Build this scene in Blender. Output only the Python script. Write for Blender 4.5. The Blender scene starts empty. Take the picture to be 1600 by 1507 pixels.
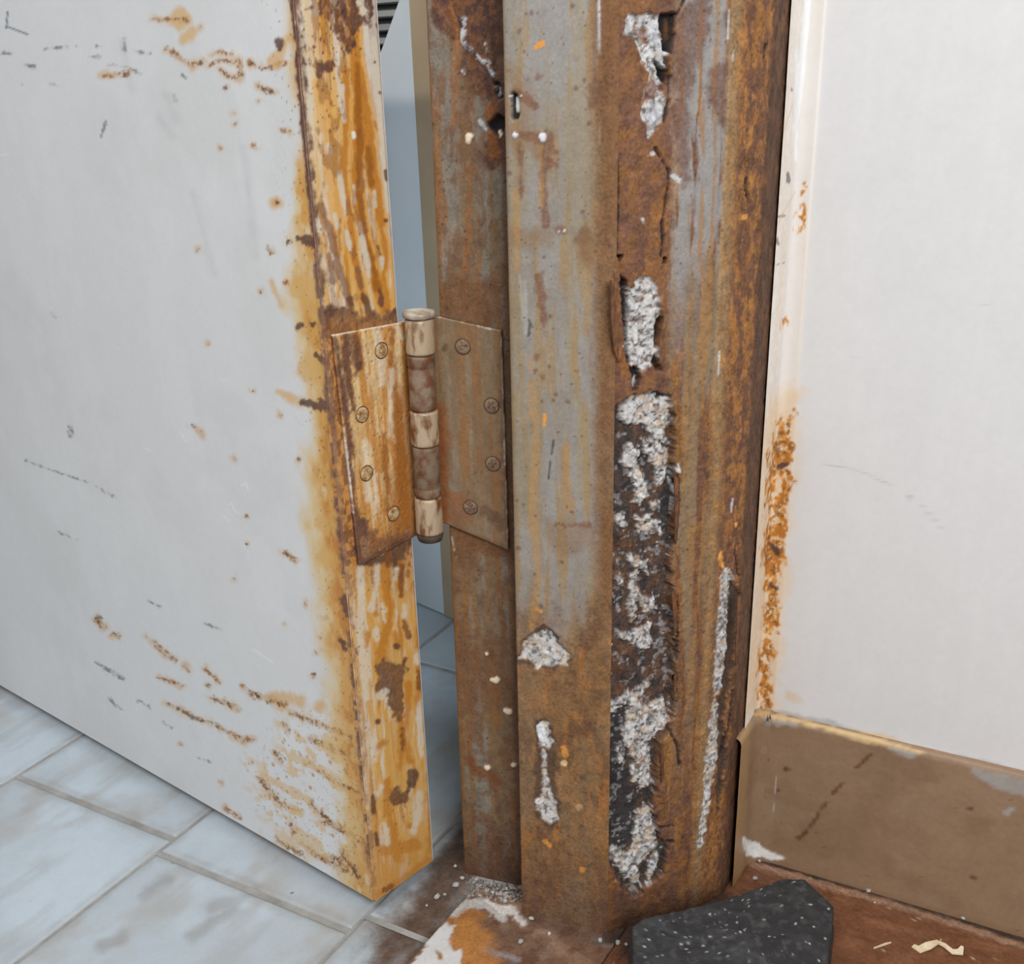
import bpy, math, random
import numpy as np

# ------------------------------------------------------------------ camera model
CX, CY, FPX, CAMH = 800.0, 753.5, 1700.0, 0.39
_dx, _dy = 898 - CX, 5235 - CY
PITCH = math.atan(FPX / math.hypot(_dx, _dy))
ROLL = math.atan2(_dx, _dy)
_d0 = np.array([0, -math.sin(PITCH), -math.cos(PITCH)])
_r0 = np.array([1.0, 0, 0])
FWD = np.array([0, math.cos(PITCH), -math.sin(PITCH)])
DOWN = math.cos(ROLL) * _d0 - math.sin(ROLL) * _r0
RIGHT = math.sin(ROLL) * _d0 + math.cos(ROLL) * _r0
CAM = np.array([0, 0, CAMH])

scene = bpy.context.scene
col = scene.collection
from mathutils import Matrix, Vector
cd = bpy.data.cameras.new('camera')
cam = bpy.data.objects.new('camera', cd)
col.objects.link(cam)
cd.sensor_fit = 'HORIZONTAL'
cd.sensor_width = 36.0
cd.lens = FPX / 1600.0 * 36.0
cd.clip_start = 0.01
M = Matrix.Identity(4)
for i in range(3):
    M[i][0], M[i][1], M[i][2], M[i][3] = RIGHT[i], -DOWN[i], -FWD[i], CAM[i]
cam.matrix_world = M
scene.camera = cam

# ------------------------------------------------------------------ world, lights, exposure
W = bpy.data.worlds.new('world')
scene.world = W
W.use_nodes = True
W.node_tree.nodes['Background'].inputs[0].default_value = (0.98, 0.99, 1.0, 1)
W.node_tree.nodes['Background'].inputs[1].default_value = 0.30

def area(name, loc, target, size, power, color=(1, 1, 1), sizey=None):
    l = bpy.data.lights.new(name, 'AREA')
    l.energy = power
    l.color = color
    l.size = size
    if sizey:
        l.shape = 'RECTANGLE'
        l.size_y = sizey
    o = bpy.data.objects.new(name, l)
    col.objects.link(o)
    o.location = loc
    o.rotation_euler = (Vector(target) - Vector(loc)).to_track_quat('-Z', 'Y').to_euler()
    return o
area('window_daylight', (-0.55, -0.10, 1.45), (-0.35, 0.50, 0.0), 0.7, 10, (0.97, 0.985, 1.0), 0.9)
area('room_light', (0.30, -0.55, 0.85), (0.1, 0.5, 0.2), 0.5, 12.0, (1.0, 0.985, 0.965))
area('added_board_light', (-0.30, 0.72, 0.85), (-0.06, 0.75, 0.40), 0.007, 2.4, (1.0, 0.96, 0.88))  # added unseen light behind the door, makes the shadow line on the board
area('added_board_fill', (-0.135, 0.605, 0.28), (-0.05, 0.75, 0.30), 0.06, 0.29, (0.68, 0.85, 1.0), 0.50)  # added bluish fill hidden by the door, lifts the shaded board
scene.view_settings.view_transform = 'Standard'
scene.view_settings.look = 'None'
scene.view_settings.exposure = -0.09
scene.view_settings.gamma = 1.0
scene.view_settings.use_curve_mapping = False

# ------------------------------------------------------------------ measuring helpers
def ray(x, y):
    return FWD + RIGHT * (x - CX) / FPX + DOWN * (y - CY) / FPX
def fl(x, y, z=0.0):
    """floor-plan point (z plane) behind a photo pixel"""
    d = ray(x, y)
    return CAM + d * ((z - CAMH) / d[2])
def on_plane(x, y, p, n):
    d = ray(x, y)
    return CAM + d * (np.dot(np.asarray(p) - CAM, n) / np.dot(d, n))
def proj(P):
    v = P - CAM
    w = v @ FWD
    w = np.where(w < 0.02, 0.02, w)
    return CX + FPX * (v @ RIGHT) / w, CY + FPX * (v @ DOWN) / w
def zcol(p, y):
    """height of the vertical line over plan point p at photo row y"""
    a, b = -0.1, 1.2
    for _ in range(40):
        m = (a + b) / 2
        if proj(np.array([[p[0], p[1], m]]))[1][0] > y: a = m
        else: b = m
    return a
def unit(v):
    v = np.asarray(v, float)
    return v / np.linalg.norm(v)

# ------------------------------------------------------------------ noise
def _h(ix, iy, s):
    n = (ix.astype(np.int64) * 374761393 + iy.astype(np.int64) * 668265263 + s * 974711) & 0xFFFFFFFF
    n = ((n ^ (n >> 13)) * 1274126177) & 0xFFFFFFFF
    n = (n ^ (n >> 16)) & 0xFFFFFFFF
    return n / 4294967295.0
def vnoise(x, y, s=0):
    xi, yi = np.floor(x), np.floor(y)
    fx, fy = x - xi, y - yi
    fx = fx * fx * fx * (fx * (fx * 6 - 15) + 10)
    fy = fy * fy * fy * (fy * (fy * 6 - 15) + 10)
    a, b = _h(xi, yi, s), _h(xi + 1, yi, s)
    c, d = _h(xi, yi + 1, s), _h(xi + 1, yi + 1, s)
    return (a + (b - a) * fx) * (1 - fy) + (c + (d - c) * fx) * fy
def fbm(x, y, o=4, s=0):
    r, a, t = 0, 1.0, 0
    for k in range(o):
        r = r + a * vnoise(x * 2 ** k + 17.3 * k, y * 2 ** k - 9.1 * k, s + k * 31)
        t += a
        a *= 0.55
    return r / t
def sst(a, b, x):
    t = np.clip((x - a) / (b - a), 0, 1)
    return t * t * (3 - 2 * t)

def lin(c):
    c = np.asarray(c, float) / 255.0
    return np.where(c <= 0.04045, c / 12.92, ((c + 0.055) / 1.055) ** 2.4)

# ------------------------------------------------------------------ painted surface patches
class Patch:
    """a grid of surface points that carries wear: colour, roughness, grain and relief"""
    def __init__(s, P, base, rough=0.6, grain=0.25, seed=1):
        s.P = P
        s.nv, s.nu = P.shape[:2]
        F = P.reshape(-1, 3)
        s.X, s.Y = proj(F)
        n = s.nu * s.nv
        s.C = np.tile(lin(base), (n, 1))
        s.R = np.full(n, rough)
        s.G = np.full(n, grain)
        s.D = np.zeros(n)
        s.seed = seed
        du = np.linalg.norm(np.diff(P, axis=1), axis=2)
        S = np.concatenate([np.zeros((s.nv, 1)), np.cumsum(du, axis=1)], axis=1)
        dv = np.linalg.norm(np.diff(P, axis=0), axis=2)
        T = np.concatenate([np.zeros((1, s.nu)), np.cumsum(dv, axis=0)], axis=0)
        s.S, s.T = S.ravel() * 1000, T.ravel() * 1000       # millimetres
    def n(s, sx, sy=None, o=4, k=0):
        sy = sy or sx
        return fbm(s.S / sx, s.T / sy, o, s.seed * 101 + k)
    def lay(s, color, m, rough=None, grain=None):
        m = np.clip(m, 0, 1)[:, None]
        s.C = s.C * (1 - m) + lin(color) * m
        if rough is not None: s.R = s.R * (1 - m[:, 0]) + rough * m[:, 0]
        if grain is not None: s.G = s.G * (1 - m[:, 0]) + grain * m[:, 0]
    def _sub(s, pts, pad):
        x = [p[0] for p in pts]; y = [p[1] for p in pts]
        return np.nonzero((s.X > min(x) - pad) & (s.X < max(x) + pad) & (s.Y > min(y) - pad) & (s.Y < max(y) + pad))[0]
    def stroke(s, pts, r=4, soft=2.5, warp=0.0, ws=3.0, k=0):
        """mask of a mark along a line; pts (x, y[, radius])"""
        pts = [(p + (r,)) if len(p) == 2 else p for p in pts]
        rm = max(p[2] for p in pts)
        m = np.zeros(s.X.size)
        I = s._sub(pts, rm + soft + warp + 2)
        if I.size == 0: return m
        x, y = s.X[I], s.Y[I]
        best = np.full(I.size, -1e9)
        segs = list(zip(pts[:-1], pts[1:])) if len(pts) > 1 else [(pts[0], pts[0])]
        for a, b in segs:
            dx, dy = b[0] - a[0], b[1] - a[1]
            L = dx * dx + dy * dy
            t = np.clip(((x - a[0]) * dx + (y - a[1]) * dy) / L, 0, 1) if L > 0 else np.zeros(I.size)
            d = np.hypot(x - a[0] - t * dx, y - a[1] - t * dy)
            best = np.maximum(best, a[2] + (b[2] - a[2]) * t - d)
        if warp: best = best + warp * 2 * (fbm(s.S[I] / ws, s.T[I] / ws, 3, s.seed * 77 + k) - 0.5)
        m[I] = sst(-soft, soft, best)
        return m
    def strokes(s, L, r=4, soft=2.5, warp=0.0, ws=3.0, k=0):
        m = np.zeros(s.X.size)
        for i, p in enumerate(L): m = np.maximum(m, s.stroke(p, r, soft, warp, ws, k + i))
        return m
    def poly(s, pts, soft=3.0, warp=0.0, ws=3.0, k=0):
        m = np.zeros(s.X.size)
        I = s._sub(pts, soft + warp + 3)
        if I.size == 0: return m
        x, y = s.X[I], s.Y[I]
        ins = np.zeros(I.size, bool)
        best = np.full(I.size, 1e9)
        for a, b in zip(pts, pts[1:] + pts[:1]):
            dx, dy = b[0] - a[0], b[1] - a[1]
            t = np.clip(((x - a[0]) * dx + (y - a[1]) * dy) / (dx * dx + dy * dy + 1e-9), 0, 1)
            best = np.minimum(best, np.hypot(x - a[0] - t * dx, y - a[1] - t * dy))
            if dy != 0:
                c = ((a[1] > y) != (b[1] > y)) & (x < dx * (y - a[1]) / dy + a[0])
                ins ^= c
        d = np.where(ins, best, -best)
        if warp: d = d + warp * 2 * (fbm(s.S[I] / ws, s.T[I] / ws, 4, s.seed * 55 + k) - 0.5)
        m[I] = sst(-soft, soft, d)
        return m
    def polys(s, L, soft=3.0, warp=0.0, ws=3.0, k=0):
        m = np.zeros(s.X.size)
        for i, p in enumerate(L): m = np.maximum(m, s.poly(p, soft, warp, ws, k + i))
        return m
    def specks(s, cell, r0, r1, prob, k=0, stretch=1.0, soft=0.25):
        """scattered round spots; cell and radii in millimetres"""
        x, y = s.S / cell, s.T / (cell * stretch)
        xi, yi = np.floor(x), np.floor(y)
        m = np.zeros(x.size)
        for ax in (-1, 0, 1):
            for ay in (-1, 0, 1):
                cx, cy = xi + ax, yi + ay
                q = s.seed * 13 + k
                px, py = cx + _h(cx, cy, q), cy + _h(cx, cy, q + 1)
                on = _h(cx, cy, q + 2) < prob
                rr = (r0 + (r1 - r0) * _h(cx, cy, q + 3) ** 2) / cell
                d = np.hypot(x - px, (y - py))
                m = np.maximum(m, on * sst(-soft * rr - 0.02, soft * rr + 0.02, rr - d))
        return m
    def px(s, a, b, sl=0.0, y0=0.0):
        """soft ramp over photo columns a..b along a slanted line"""
        return sst(a, b, s.X - sl * (s.Y - y0))

MATS = {}
def surface_mat(name, bump=0.35, scale=900.0, metallic=0.0, spec=0.4, coat=0.0):
    if name in MATS: return MATS[name]
    m = bpy.data.materials.new(name)
    m.use_nodes = True
    N, L = m.node_tree.nodes, m.node_tree.links
    b = N['Principled BSDF']
    a = N.new('ShaderNodeAttribute'); a.attribute_name = 'Wear'
    g = N.new('ShaderNodeAttribute'); g.attribute_name = 'Grain'
    r = N.new('ShaderNodeAttribute'); r.attribute_name = 'Rough'
    tc = N.new('ShaderNodeTexCoord')
    n1 = N.new('ShaderNodeTexNoise'); n1.inputs['Scale'].default_value = scale; n1.inputs['Detail'].default_value = 4; n1.inputs['Roughness'].default_value = 0.65
    n2 = N.new('ShaderNodeTexNoise'); n2.inputs['Scale'].default_value = scale * 0.22; n2.inputs['Detail'].default_value = 5; n2.inputs['Roughness'].default_value = 0.7
    for n in (n1, n2): L.new(tc.outputs['Object'], n.inputs['Vector'])
    ad = N.new('ShaderNodeMath'); ad.operation = 'ADD'
    L.new(n1.outputs['Fac'], ad.inputs[0]); L.new(n2.outputs['Fac'], ad.inputs[1])
    mr = N.new('ShaderNodeMapRange'); mr.clamp = False
    mr.inputs['From Min'].default_value = 0.7; mr.inputs['From Max'].default_value = 1.3
    mr.inputs['To Min'].default_value = -1; mr.inputs['To Max'].default_value = 1
    L.new(ad.outputs[0], mr.inputs['Value'])
    mu = N.new('ShaderNodeMath'); mu.operation = 'MULTIPLY_ADD'; mu.inputs[2].default_value = 1.0
    L.new(mr.outputs[0], mu.inputs[0]); L.new(g.outputs['Fac'], mu.inputs[1])
    cl = N.new('ShaderNodeMath'); cl.operation = 'MAXIMUM'; cl.inputs[1].default_value = 0.15
    L.new(mu.outputs[0], cl.inputs[0])
    vm = N.new('ShaderNodeVectorMath'); vm.operation = 'SCALE'
    L.new(a.outputs['Color'], vm.inputs[0]); L.new(cl.outputs[0], vm.inputs['Scale'])
    L.new(vm.outputs[0], b.inputs['Base Color'])
    L.new(r.outputs['Fac'], b.inputs['Roughness'])
    bp = N.new('ShaderNodeBump'); bp.inputs['Distance'].default_value = 0.0006
    bs = N.new('ShaderNodeMath'); bs.operation = 'MULTIPLY'; bs.inputs[1].default_value = bump * 2.2; bs.use_clamp = True
    L.new(g.outputs['Fac'], bs.inputs[0]); L.new(bs.outputs[0], bp.inputs['Strength'])
    L.new(ad.outputs[0], bp.inputs['Height']); L.new(bp.outputs[0], b.inputs['Normal'])
    b.inputs['Metallic'].default_value = metallic
    b.inputs['Specular IOR Level'].default_value = spec
    b.inputs['Coat Weight'].default_value = coat
    MATS[name] = m
    return m
def noise_mat(name, c1, c2, scale=40, rough=0.6, bump=0.2, bscale=None, spec=0.4, lo=0.35, hi=0.65, stretch=(1, 1, 1)):
    if name in MATS: return MATS[name]
    m = bpy.data.materials.new(name); m.use_nodes = True
    N, L = m.node_tree.nodes, m.node_tree.links
    b = N['Principled BSDF']; tc = N.new('ShaderNodeTexCoord')
    mp = N.new('ShaderNodeMapping'); mp.inputs['Scale'].default_value = stretch
    L.new(tc.outputs['Object'], mp.inputs[0])
    n = N.new('ShaderNodeTexNoise'); n.inputs['Scale'].default_value = scale; n.inputs['Detail'].default_value = 6
    L.new(mp.outputs[0], n.inputs['Vector'])
    cr = N.new('ShaderNodeValToRGB')
    cr.color_ramp.elements[0].position = lo; cr.color_ramp.elements[1].position = hi
    cr.color_ramp.elements[0].color = (*lin(c1), 1); cr.color_ramp.elements[1].color = (*lin(c2), 1)
    L.new(n.outputs['Fac'], cr.inputs[0]); L.new(cr.outputs[0], b.inputs['Base Color'])
    n2 = N.new('ShaderNodeTexNoise'); n2.inputs['Scale'].default_value = bscale or scale * 8; n2.inputs['Detail'].default_value = 4
    L.new(mp.outputs[0], n2.inputs['Vector'])
    bp = N.new('ShaderNodeBump'); bp.inputs['Strength'].default_value = bump; bp.inputs['Distance'].default_value = 0.0008
    L.new(n2.outputs['Fac'], bp.inputs['Height']); L.new(bp.outputs[0], b.inputs['Normal'])
    b.inputs['Roughness'].default_value = rough; b.inputs['Specular IOR Level'].default_value = spec
    MATS[name] = m
    return m

# ------------------------------------------------------------------ object helpers
def tag(o, label=None, cat=None, group=None, kind=None):
    if label: o['label'] = label
    if cat: o['category'] = cat
    if group: o['group'] = group
    if kind: o['kind'] = kind
    return o
def empty(name, loc):
    o = bpy.data.objects.new(name, None)
    o.empty_display_size = 0.02
    col.objects.link(o)
    o.location = [float(v) for v in loc]
    return o
def link(name, me, mat, parent=None, org=None):
    o = bpy.data.objects.new(name, me)
    col.objects.link(o)
    if mat: me.materials.append(mat)
    if parent is not None: o.parent = parent
    elif org is not None: o.location = [float(v) for v in org]
    return o
def world_of(p):
    v = np.zeros(3)
    while p is not None:
        v = v + np.array(p.location); p = p.parent
    return v
def raw_mesh(name, V, F, mat, parent=None, org=None, smooth=False):
    V = np.asarray(V, float)
    if parent is not None: V = V - world_of(parent)
    elif org is not None: V = V - np.asarray(org)
    me = bpy.data.meshes.new(name)
    me.from_pydata([tuple(v) for v in V], [], [tuple(int(i) for i in f) for f in F])
    me.update()
    if smooth: me.polygons.foreach_set('use_smooth', [True] * len(me.polygons))
    return link(name, me, mat, parent, org)
def patch_mesh(name, patches, mat, parent=None, org=None, thick=0.0, flip=False):
    """one mesh object out of one or more painted patches; thick closes each into a solid sheet"""
    VV, QQ, CC, RR, GG, off = [], [], [], [], [], 0
    for p in patches:
        P = p.P
        du = np.gradient(P, axis=1); dv = np.gradient(P, axis=0)
        Nn = np.cross(du, dv); Nn /= np.linalg.norm(Nn, axis=2, keepdims=True) + 1e-12
        if flip: Nn = -Nn
        V = (P + Nn * (p.D.reshape(p.nv, p.nu, 1) / 1000.0)).reshape(-1, 3)
        idx = np.arange(p.nu * p.nv).reshape(p.nv, p.nu)
        q = np.stack([idx[:-1, :-1], idx[:-1, 1:], idx[1:, 1:], idx[1:, :-1]], axis=-1).reshape(-1, 4)
        if flip: q = q[:, ::-1]
        C, R, G = p.C, p.R, p.G
        if thick:
            ring = np.concatenate([idx[0, :], idx[1:, -1], idx[-1, -2::-1], idx[-2:0:-1, 0]])
            B = (P - Nn * thick).reshape(-1, 3)[ring]
            k = len(ring); b0 = len(V)
            nx = np.roll(np.arange(k), -1)
            sk = np.stack([ring, b0 + np.arange(k), b0 + nx, ring[nx]], axis=-1)
            if flip: sk = sk[:, ::-1]
            ce = len(V) + k
            V = np.concatenate([V, B, B.mean(axis=0)[None]])
            bk = np.stack([np.full(k, ce), b0 + nx, b0 + np.arange(k), np.full(k, -1)], axis=-1)
            if flip: bk = np.stack([np.full(k, ce), b0 + np.arange(k), b0 + nx, np.full(k, -1)], axis=-1)
            q = np.concatenate([q, sk, bk])
            C = np.concatenate([C, C[ring], C[ring].mean(axis=0)[None]])
            R = np.concatenate([R, R[ring], [0.6]]); G = np.concatenate([G, G[ring], [0.2]])
        QQ.append(np.where(q >= 0, q + off, -1)); VV.append(V); CC.append(C); RR.append(R); GG.append(G)
        off += len(V)
    V = np.concatenate(VV); Q = np.concatenate(QQ)
    C = np.concatenate(CC); R = np.concatenate(RR); G = np.concatenate(GG)
    if parent is not None: V = V - world_of(parent)
    elif org is not None: V = V - np.asarray(org)
    me = bpy.data.meshes.new(name)
    tri = Q[:, 3] < 0
    cnt = np.where(tri, 3, 4)
    lv = Q.ravel(); lv = lv[lv >= 0]
    me.vertices.add(len(V)); me.vertices.foreach_set('co', V.ravel().astype(np.float32))
    me.loops.add(len(lv)); me.loops.foreach_set('vertex_index', lv.astype(np.int32))
    me.polygons.add(len(Q))
    me.polygons.foreach_set('loop_start', np.concatenate([[0], np.cumsum(cnt)[:-1]]).astype(np.int32))
    me.polygons.foreach_set('use_smooth', np.ones(len(Q), bool))
    me.update(calc_edges=True)
    ca = me.attributes.new('Wear', 'FLOAT_COLOR', 'POINT')
    ca.data.foreach_set('color', np.concatenate([np.clip(C, 0, 1), np.ones((len(C), 1))], axis=1).ravel().astype(np.float32))
    for nm, A in (('Grain', G), ('Rough', R)):
        at = me.attributes.new(nm, 'FLOAT', 'POINT')
        at.data.foreach_set('value', A.astype(np.float32))
    return link(name, me, mat, parent, org)
def prism(name, plan, z0, z1, mat, parent=None, org=None):
    n = len(plan)
    V = [(p[0], p[1], z0) for p in plan] + [(p[0], p[1], z1) for p in plan]
    F = [tuple(range(n))[::-1], tuple(range(n, 2 * n))] + [(i, (i + 1) % n, n + (i + 1) % n, n + i) for i in range(n)]
    # make the winding face outwards
    a = sum(plan[i][0] * plan[(i + 1) % n][1] - plan[(i + 1) % n][0] * plan[i][1] for i in range(n))
    if a < 0: F = [f[::-1] for f in F]
    return raw_mesh(name, V, F, mat, parent, org)
def rows(z0, zt, step, top):
    a = list(np.arange(z0, zt, step)) + [zt]
    return np.array(a + [zt + (top - zt) * t for t in (0.1, 0.3, 0.6, 1.0)])
def sheet(plan, zs, lean=None):
    plan = np.asarray(plan)[:, :2]
    P = np.zeros((len(zs), len(plan), 3))
    P[:, :, :2] = plan[None]
    P[:, :, 2] = zs[:, None]
    if lean is not None: P = P + zs[:, None, None] * lean
    return P
def resample(path, step):
    path = np.asarray(path, float)
    d = np.concatenate([[0], np.cumsum(np.linalg.norm(np.diff(path, axis=0), axis=1))])
    n = max(2, int(round(d[-1] / step)) + 1)
    t = np.linspace(0, d[-1], n)
    return np.stack([np.interp(t, d, path[:, k]) for k in range(path.shape[1])], axis=1)
def fillet(path, rs, n=8):
    """round the corners of a plan polyline"""
    path = [np.asarray(p, float)[:2] for p in path]
    out = [path[0]]
    for i in range(1, len(path) - 1):
        r = rs[i]
        if r <= 0: out.append(path[i]); continue
        a = path[i] + unit(path[i - 1] - path[i]) * r
        b = path[i] + unit(path[i + 1] - path[i]) * r
        for t in np.linspace(0, 1, n): out.append((1 - t) ** 2 * a + 2 * t * (1 - t) * path[i] + t * t * b)
    return np.array(out + [path[-1]])

# palette, as the photograph shows the materials
WHITE = (212, 213, 214); OCHRE = (212, 165, 92); PALEOCHRE = (216, 190, 145); ORANGE = (178, 112, 34)
DORANGE = (146, 86, 26); RUST = (112, 72, 52); DRUST = (92, 62, 52); PURPLE = (112, 80, 72); BROWN = (126, 84, 46)
GREY = (148, 144, 140); TANGREY = (140, 124, 96); CONC = (196, 196, 196); CONCTAN = (184, 160, 134); DARK = (46, 45, 46); CHAR = (62, 60, 60)
TOPZ = 2.05
STEP = 0.00052

# key plan points
FZ = 0.005                                     # level of the slab in front of the frame
A0, A1 = fl(725, 1365), fl(812, 1385)
B0, B1 = fl(815, 1428, FZ), fl(943, 1460, FZ)
CR, D1 = fl(1080, 1424, FZ), fl(1129, 1398, FZ)
W0, W1 = fl(1165, 1337, FZ), fl(1600, 1466, FZ)
ed_ = unit((CR - B1) * [1, 1, 0])
wdir = unit((W1 - W0) * [1, 1, 0])             # along the side wall, towards the viewer
wn = np.array([wdir[1], -wdir[0], 0.0])        # out of the wall
if wn[1] > 0: wn = -wn

# ================================================================== FLOOR
e1 = np.array([math.sin(math.radians(30.2)), math.cos(math.radians(30.2)), 0.0])     # joint direction away from the viewer
e2 = np.array([math.sin(math.radians(118.6)), math.cos(math.radians(118.6)), 0.0])   # joint direction along the side wall
T0 = fl(246, 1331)
TW, TL, GAP = 0.1275, 0.232, 0.0008
MT = surface_mat('glazed_tile', bump=0.25, scale=500, spec=0.5)
floor = prism('floor', [T0 + e1 * a + e2 * b for a, b in ((-1.6, -1.5), (-1.6, 1.0), (2.0, 1.0), (2.0, -1.5))], -0.03, -0.0008,
              noise_mat('grout', (136, 134, 130), (164, 162, 158), 60, 0.9, 0.5), org=T0)
tag(floor, 'grey grout bed under pale blue-grey floor tiles', 'floor', kind='structure')
def tile_paint(p):
    big = p.n(60, 60, 4, 3); streak = p.n(14, 60, 4, 7)
    p.lay((190, 202, 212), sst(0.38, 0.72, big) * 0.8)
    p.lay((156, 154, 150), sst(0.52, 0.75, streak) * 0.35)
    p.lay((166, 154, 142), sst(0.55, 0.80, p.n(30, 40, 4, 11)) * 0.4)
    d = np.minimum.reduce([p.S - p.S.min(), p.S.max() - p.S, p.T - p.T.min(), p.T.max() - p.T])
    p.lay((140, 134, 126), sst(7, 0, d + 7 * (p.n(9, 9, 3, 15) - 0.5)) * 0.35)
    p.D -= 0.8 * sst(1.3, 0.0, d)
    # dirt and rust washed out of the frame foot
    m = p.poly([(660, 1385), (722, 1284), (745, 1270), (760, 1400), (640, 1520), (560, 1560), (590, 1450)], 26, 22, 12, 1)
    p.lay((96, 70, 48), m * (0.45 + 0.6 * p.n(6, 10, 4, 21)), 0.8, 0.5)
    m = p.poly([(600, 1420), (690, 1330), (730, 1290), (735, 1400), (650, 1490), (570, 1530), (540, 1500)], 30, 25, 10, 2)
    p.lay((104, 98, 92), m * 0.5 * sst(0.35, 0.6, p.n(8, 14, 4, 23)), 0.8, 0.4)
    p.lay((82, 58, 40), p.poly([(640, 1425), (690, 1330), (722, 1290), (738, 1372), (700, 1432), (640, 1500), (570, 1530), (600, 1460)], 16, 16, 9, 6) * (0.5 + 0.5 * p.n(5, 8, 4, 25)), 0.75, 0.4)
    p.lay((70, 48, 34), p.poly([(690, 1340), (724, 1290), (726, 1370), (700, 1385)], 10, 10, 8, 5) * 0.7)
    p.lay((120, 104, 88), p.strokes([[(225, 1400), (240, 1385), (262, 1375)], [(160, 1480), (190, 1465)], [(300, 1465), (330, 1440), (365, 1420)], [(330, 1420), (400, 1395)]], 9, 8, 7, 7, 30) * 0.35)
    p.lay((40, 40, 40), p.strokes([[(48, 1408)], [(269, 1349)], [(456, 1396)]], 1.4, 1), 0.8)
def make_tile(a0, a1, b0, b1, fine):
    na, nb = (int((a1 - a0) / 0.0012), int((b1 - b0) / 0.0012)) if fine else (7, 5)
    a = np.linspace(a0, a1, na); b = np.linspace(b0, b1, nb)
    if not fine:
        a = np.array([a0, a0 + 0.0008, a0 + 0.0018, (a0 + a1) / 2, a1 - 0.0018, a1 - 0.0008, a1])
        b = np.array([b0, b0 + 0.0018, (b0 + b1) / 2, b1 - 0.0018, b1])
    P = T0[None, None] + a[:, None, None] * e1 + b[None, :, None] * e2
    p = Patch(P, (176, 186, 193), 0.32, 0.05, seed=int(abs(a0 * 900 + b0 * 77)) + 3)
    tile_paint(p)
    return patch_mesh('tile', [p], MT, floor, thick=0.007)
for i in range(-3, 6):
    for j in range(-6, 4):
        a0, b0 = i * TL + (0.012 if j % 2 else 0.0), j * TW
        a1, b1 = a0 + TL - GAP * 2.2, b0 + TW - GAP
        a0, b0 = a0 + GAP * 2.2, b0 + GAP
        c = T0 + e1 * (a0 + a1) / 2 + e2 * (b0 + b1) / 2
        if np.dot(c - W0, wn) < -0.02 and c[0] > 0.05: continue     # behind the side wall
        if np.dot(c - fl(722, 1410), e2) > 0.07 and np.dot(c - A0, e1) < 0.06: continue   # the slab lies there
        make_tile(a0, a1, b0, b1, fine=(i in (-1, 0) and j in (-2, -1, 0, 1, 2)))

# threshold slab: white stone, rust-stained
qd = unit((fl(636, 1507, FZ) - fl(722, 1410, FZ)))
Q2 = fl(738, 1392, FZ); Q1 = Q2 + qd * 0.42
split_t = fl(985, 1440, FZ); split_b = split_t + qd * 0.42
def bilerp(p00, p10, p11, p01, nu, nv):
    u = np.linspace(0, 1, nu)[None, :, None]; v = np.linspace(0, 1, nv)[:, None, None]
    return (p00 * (1 - u) + p10 * u) * (1 - v) + (p01 * (1 - u) + p11 * u) * v
sp = Patch(bilerp(Q1, split_b, split_t + e1 * 0.03, Q2 + e1 * 0.004, 200, 460), (112, 84, 66), 0.6, 0.35, 5)
sp.lay((128, 104, 88), sst(0.4, 0.65, sp.n(14, 14, 4, 1)) * 0.8)
sp.lay((92, 62, 44), sst(0.5, 0.7, sp.n(9, 9, 4, 2)) * 0.7)
sp.lay((176, 118, 58), sp.poly([(690, 1450), (735, 1415), (770, 1470), (790, 1560), (700, 1580)], 16, 14, 7, 3) * 0.85)
sp.lay((204, 204, 204), sp.poly([(560, 1600), (698, 1440), (712, 1446), (706, 1470), (722, 1500), (735, 1560), (700, 1620)], 3, 9, 5, 4), 0.4, 0.08)
sp.lay((150, 112, 64), sp.poly([(680, 1485), (690, 1492), (694, 1502), (686, 1500)], 2, 3, 3, 5))
sp.lay((190, 188, 184), sp.strokes([[(712, 1430, 6), (730, 1412, 8), (760, 1412, 8), (778, 1425, 8), (785, 1437, 4)], [(770, 1420), (800, 1425), (815, 1440)]], 6, 3, 7, 4, 6) * 0.85)
sp.lay((150, 100, 52), sp.stroke([(705, 1440), (730, 1428), (750, 1432)], 7, 5, 5, 4, 8) * 0.7)
sp.lay((150, 150, 156), sp.strokes([[(760, 1485), (790, 1495), (810, 1500)], [(930, 1468), (945, 1475)], [(963, 1478), (982, 1480)]], 4, 4, 4, 4, 9) * 0.5)
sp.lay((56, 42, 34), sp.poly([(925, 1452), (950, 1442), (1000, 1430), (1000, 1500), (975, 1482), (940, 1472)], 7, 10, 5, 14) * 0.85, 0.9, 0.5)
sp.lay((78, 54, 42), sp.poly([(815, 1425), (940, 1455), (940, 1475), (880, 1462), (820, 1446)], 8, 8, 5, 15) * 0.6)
sp.D += 0.35 * (sp.n(5, 5, 4, 12) - 0.5)
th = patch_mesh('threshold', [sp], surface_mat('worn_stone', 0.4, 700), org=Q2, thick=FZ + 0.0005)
tag(th, 'rust-stained white stone threshold slab at the foot of the door frame', 'threshold', kind='structure')

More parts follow.
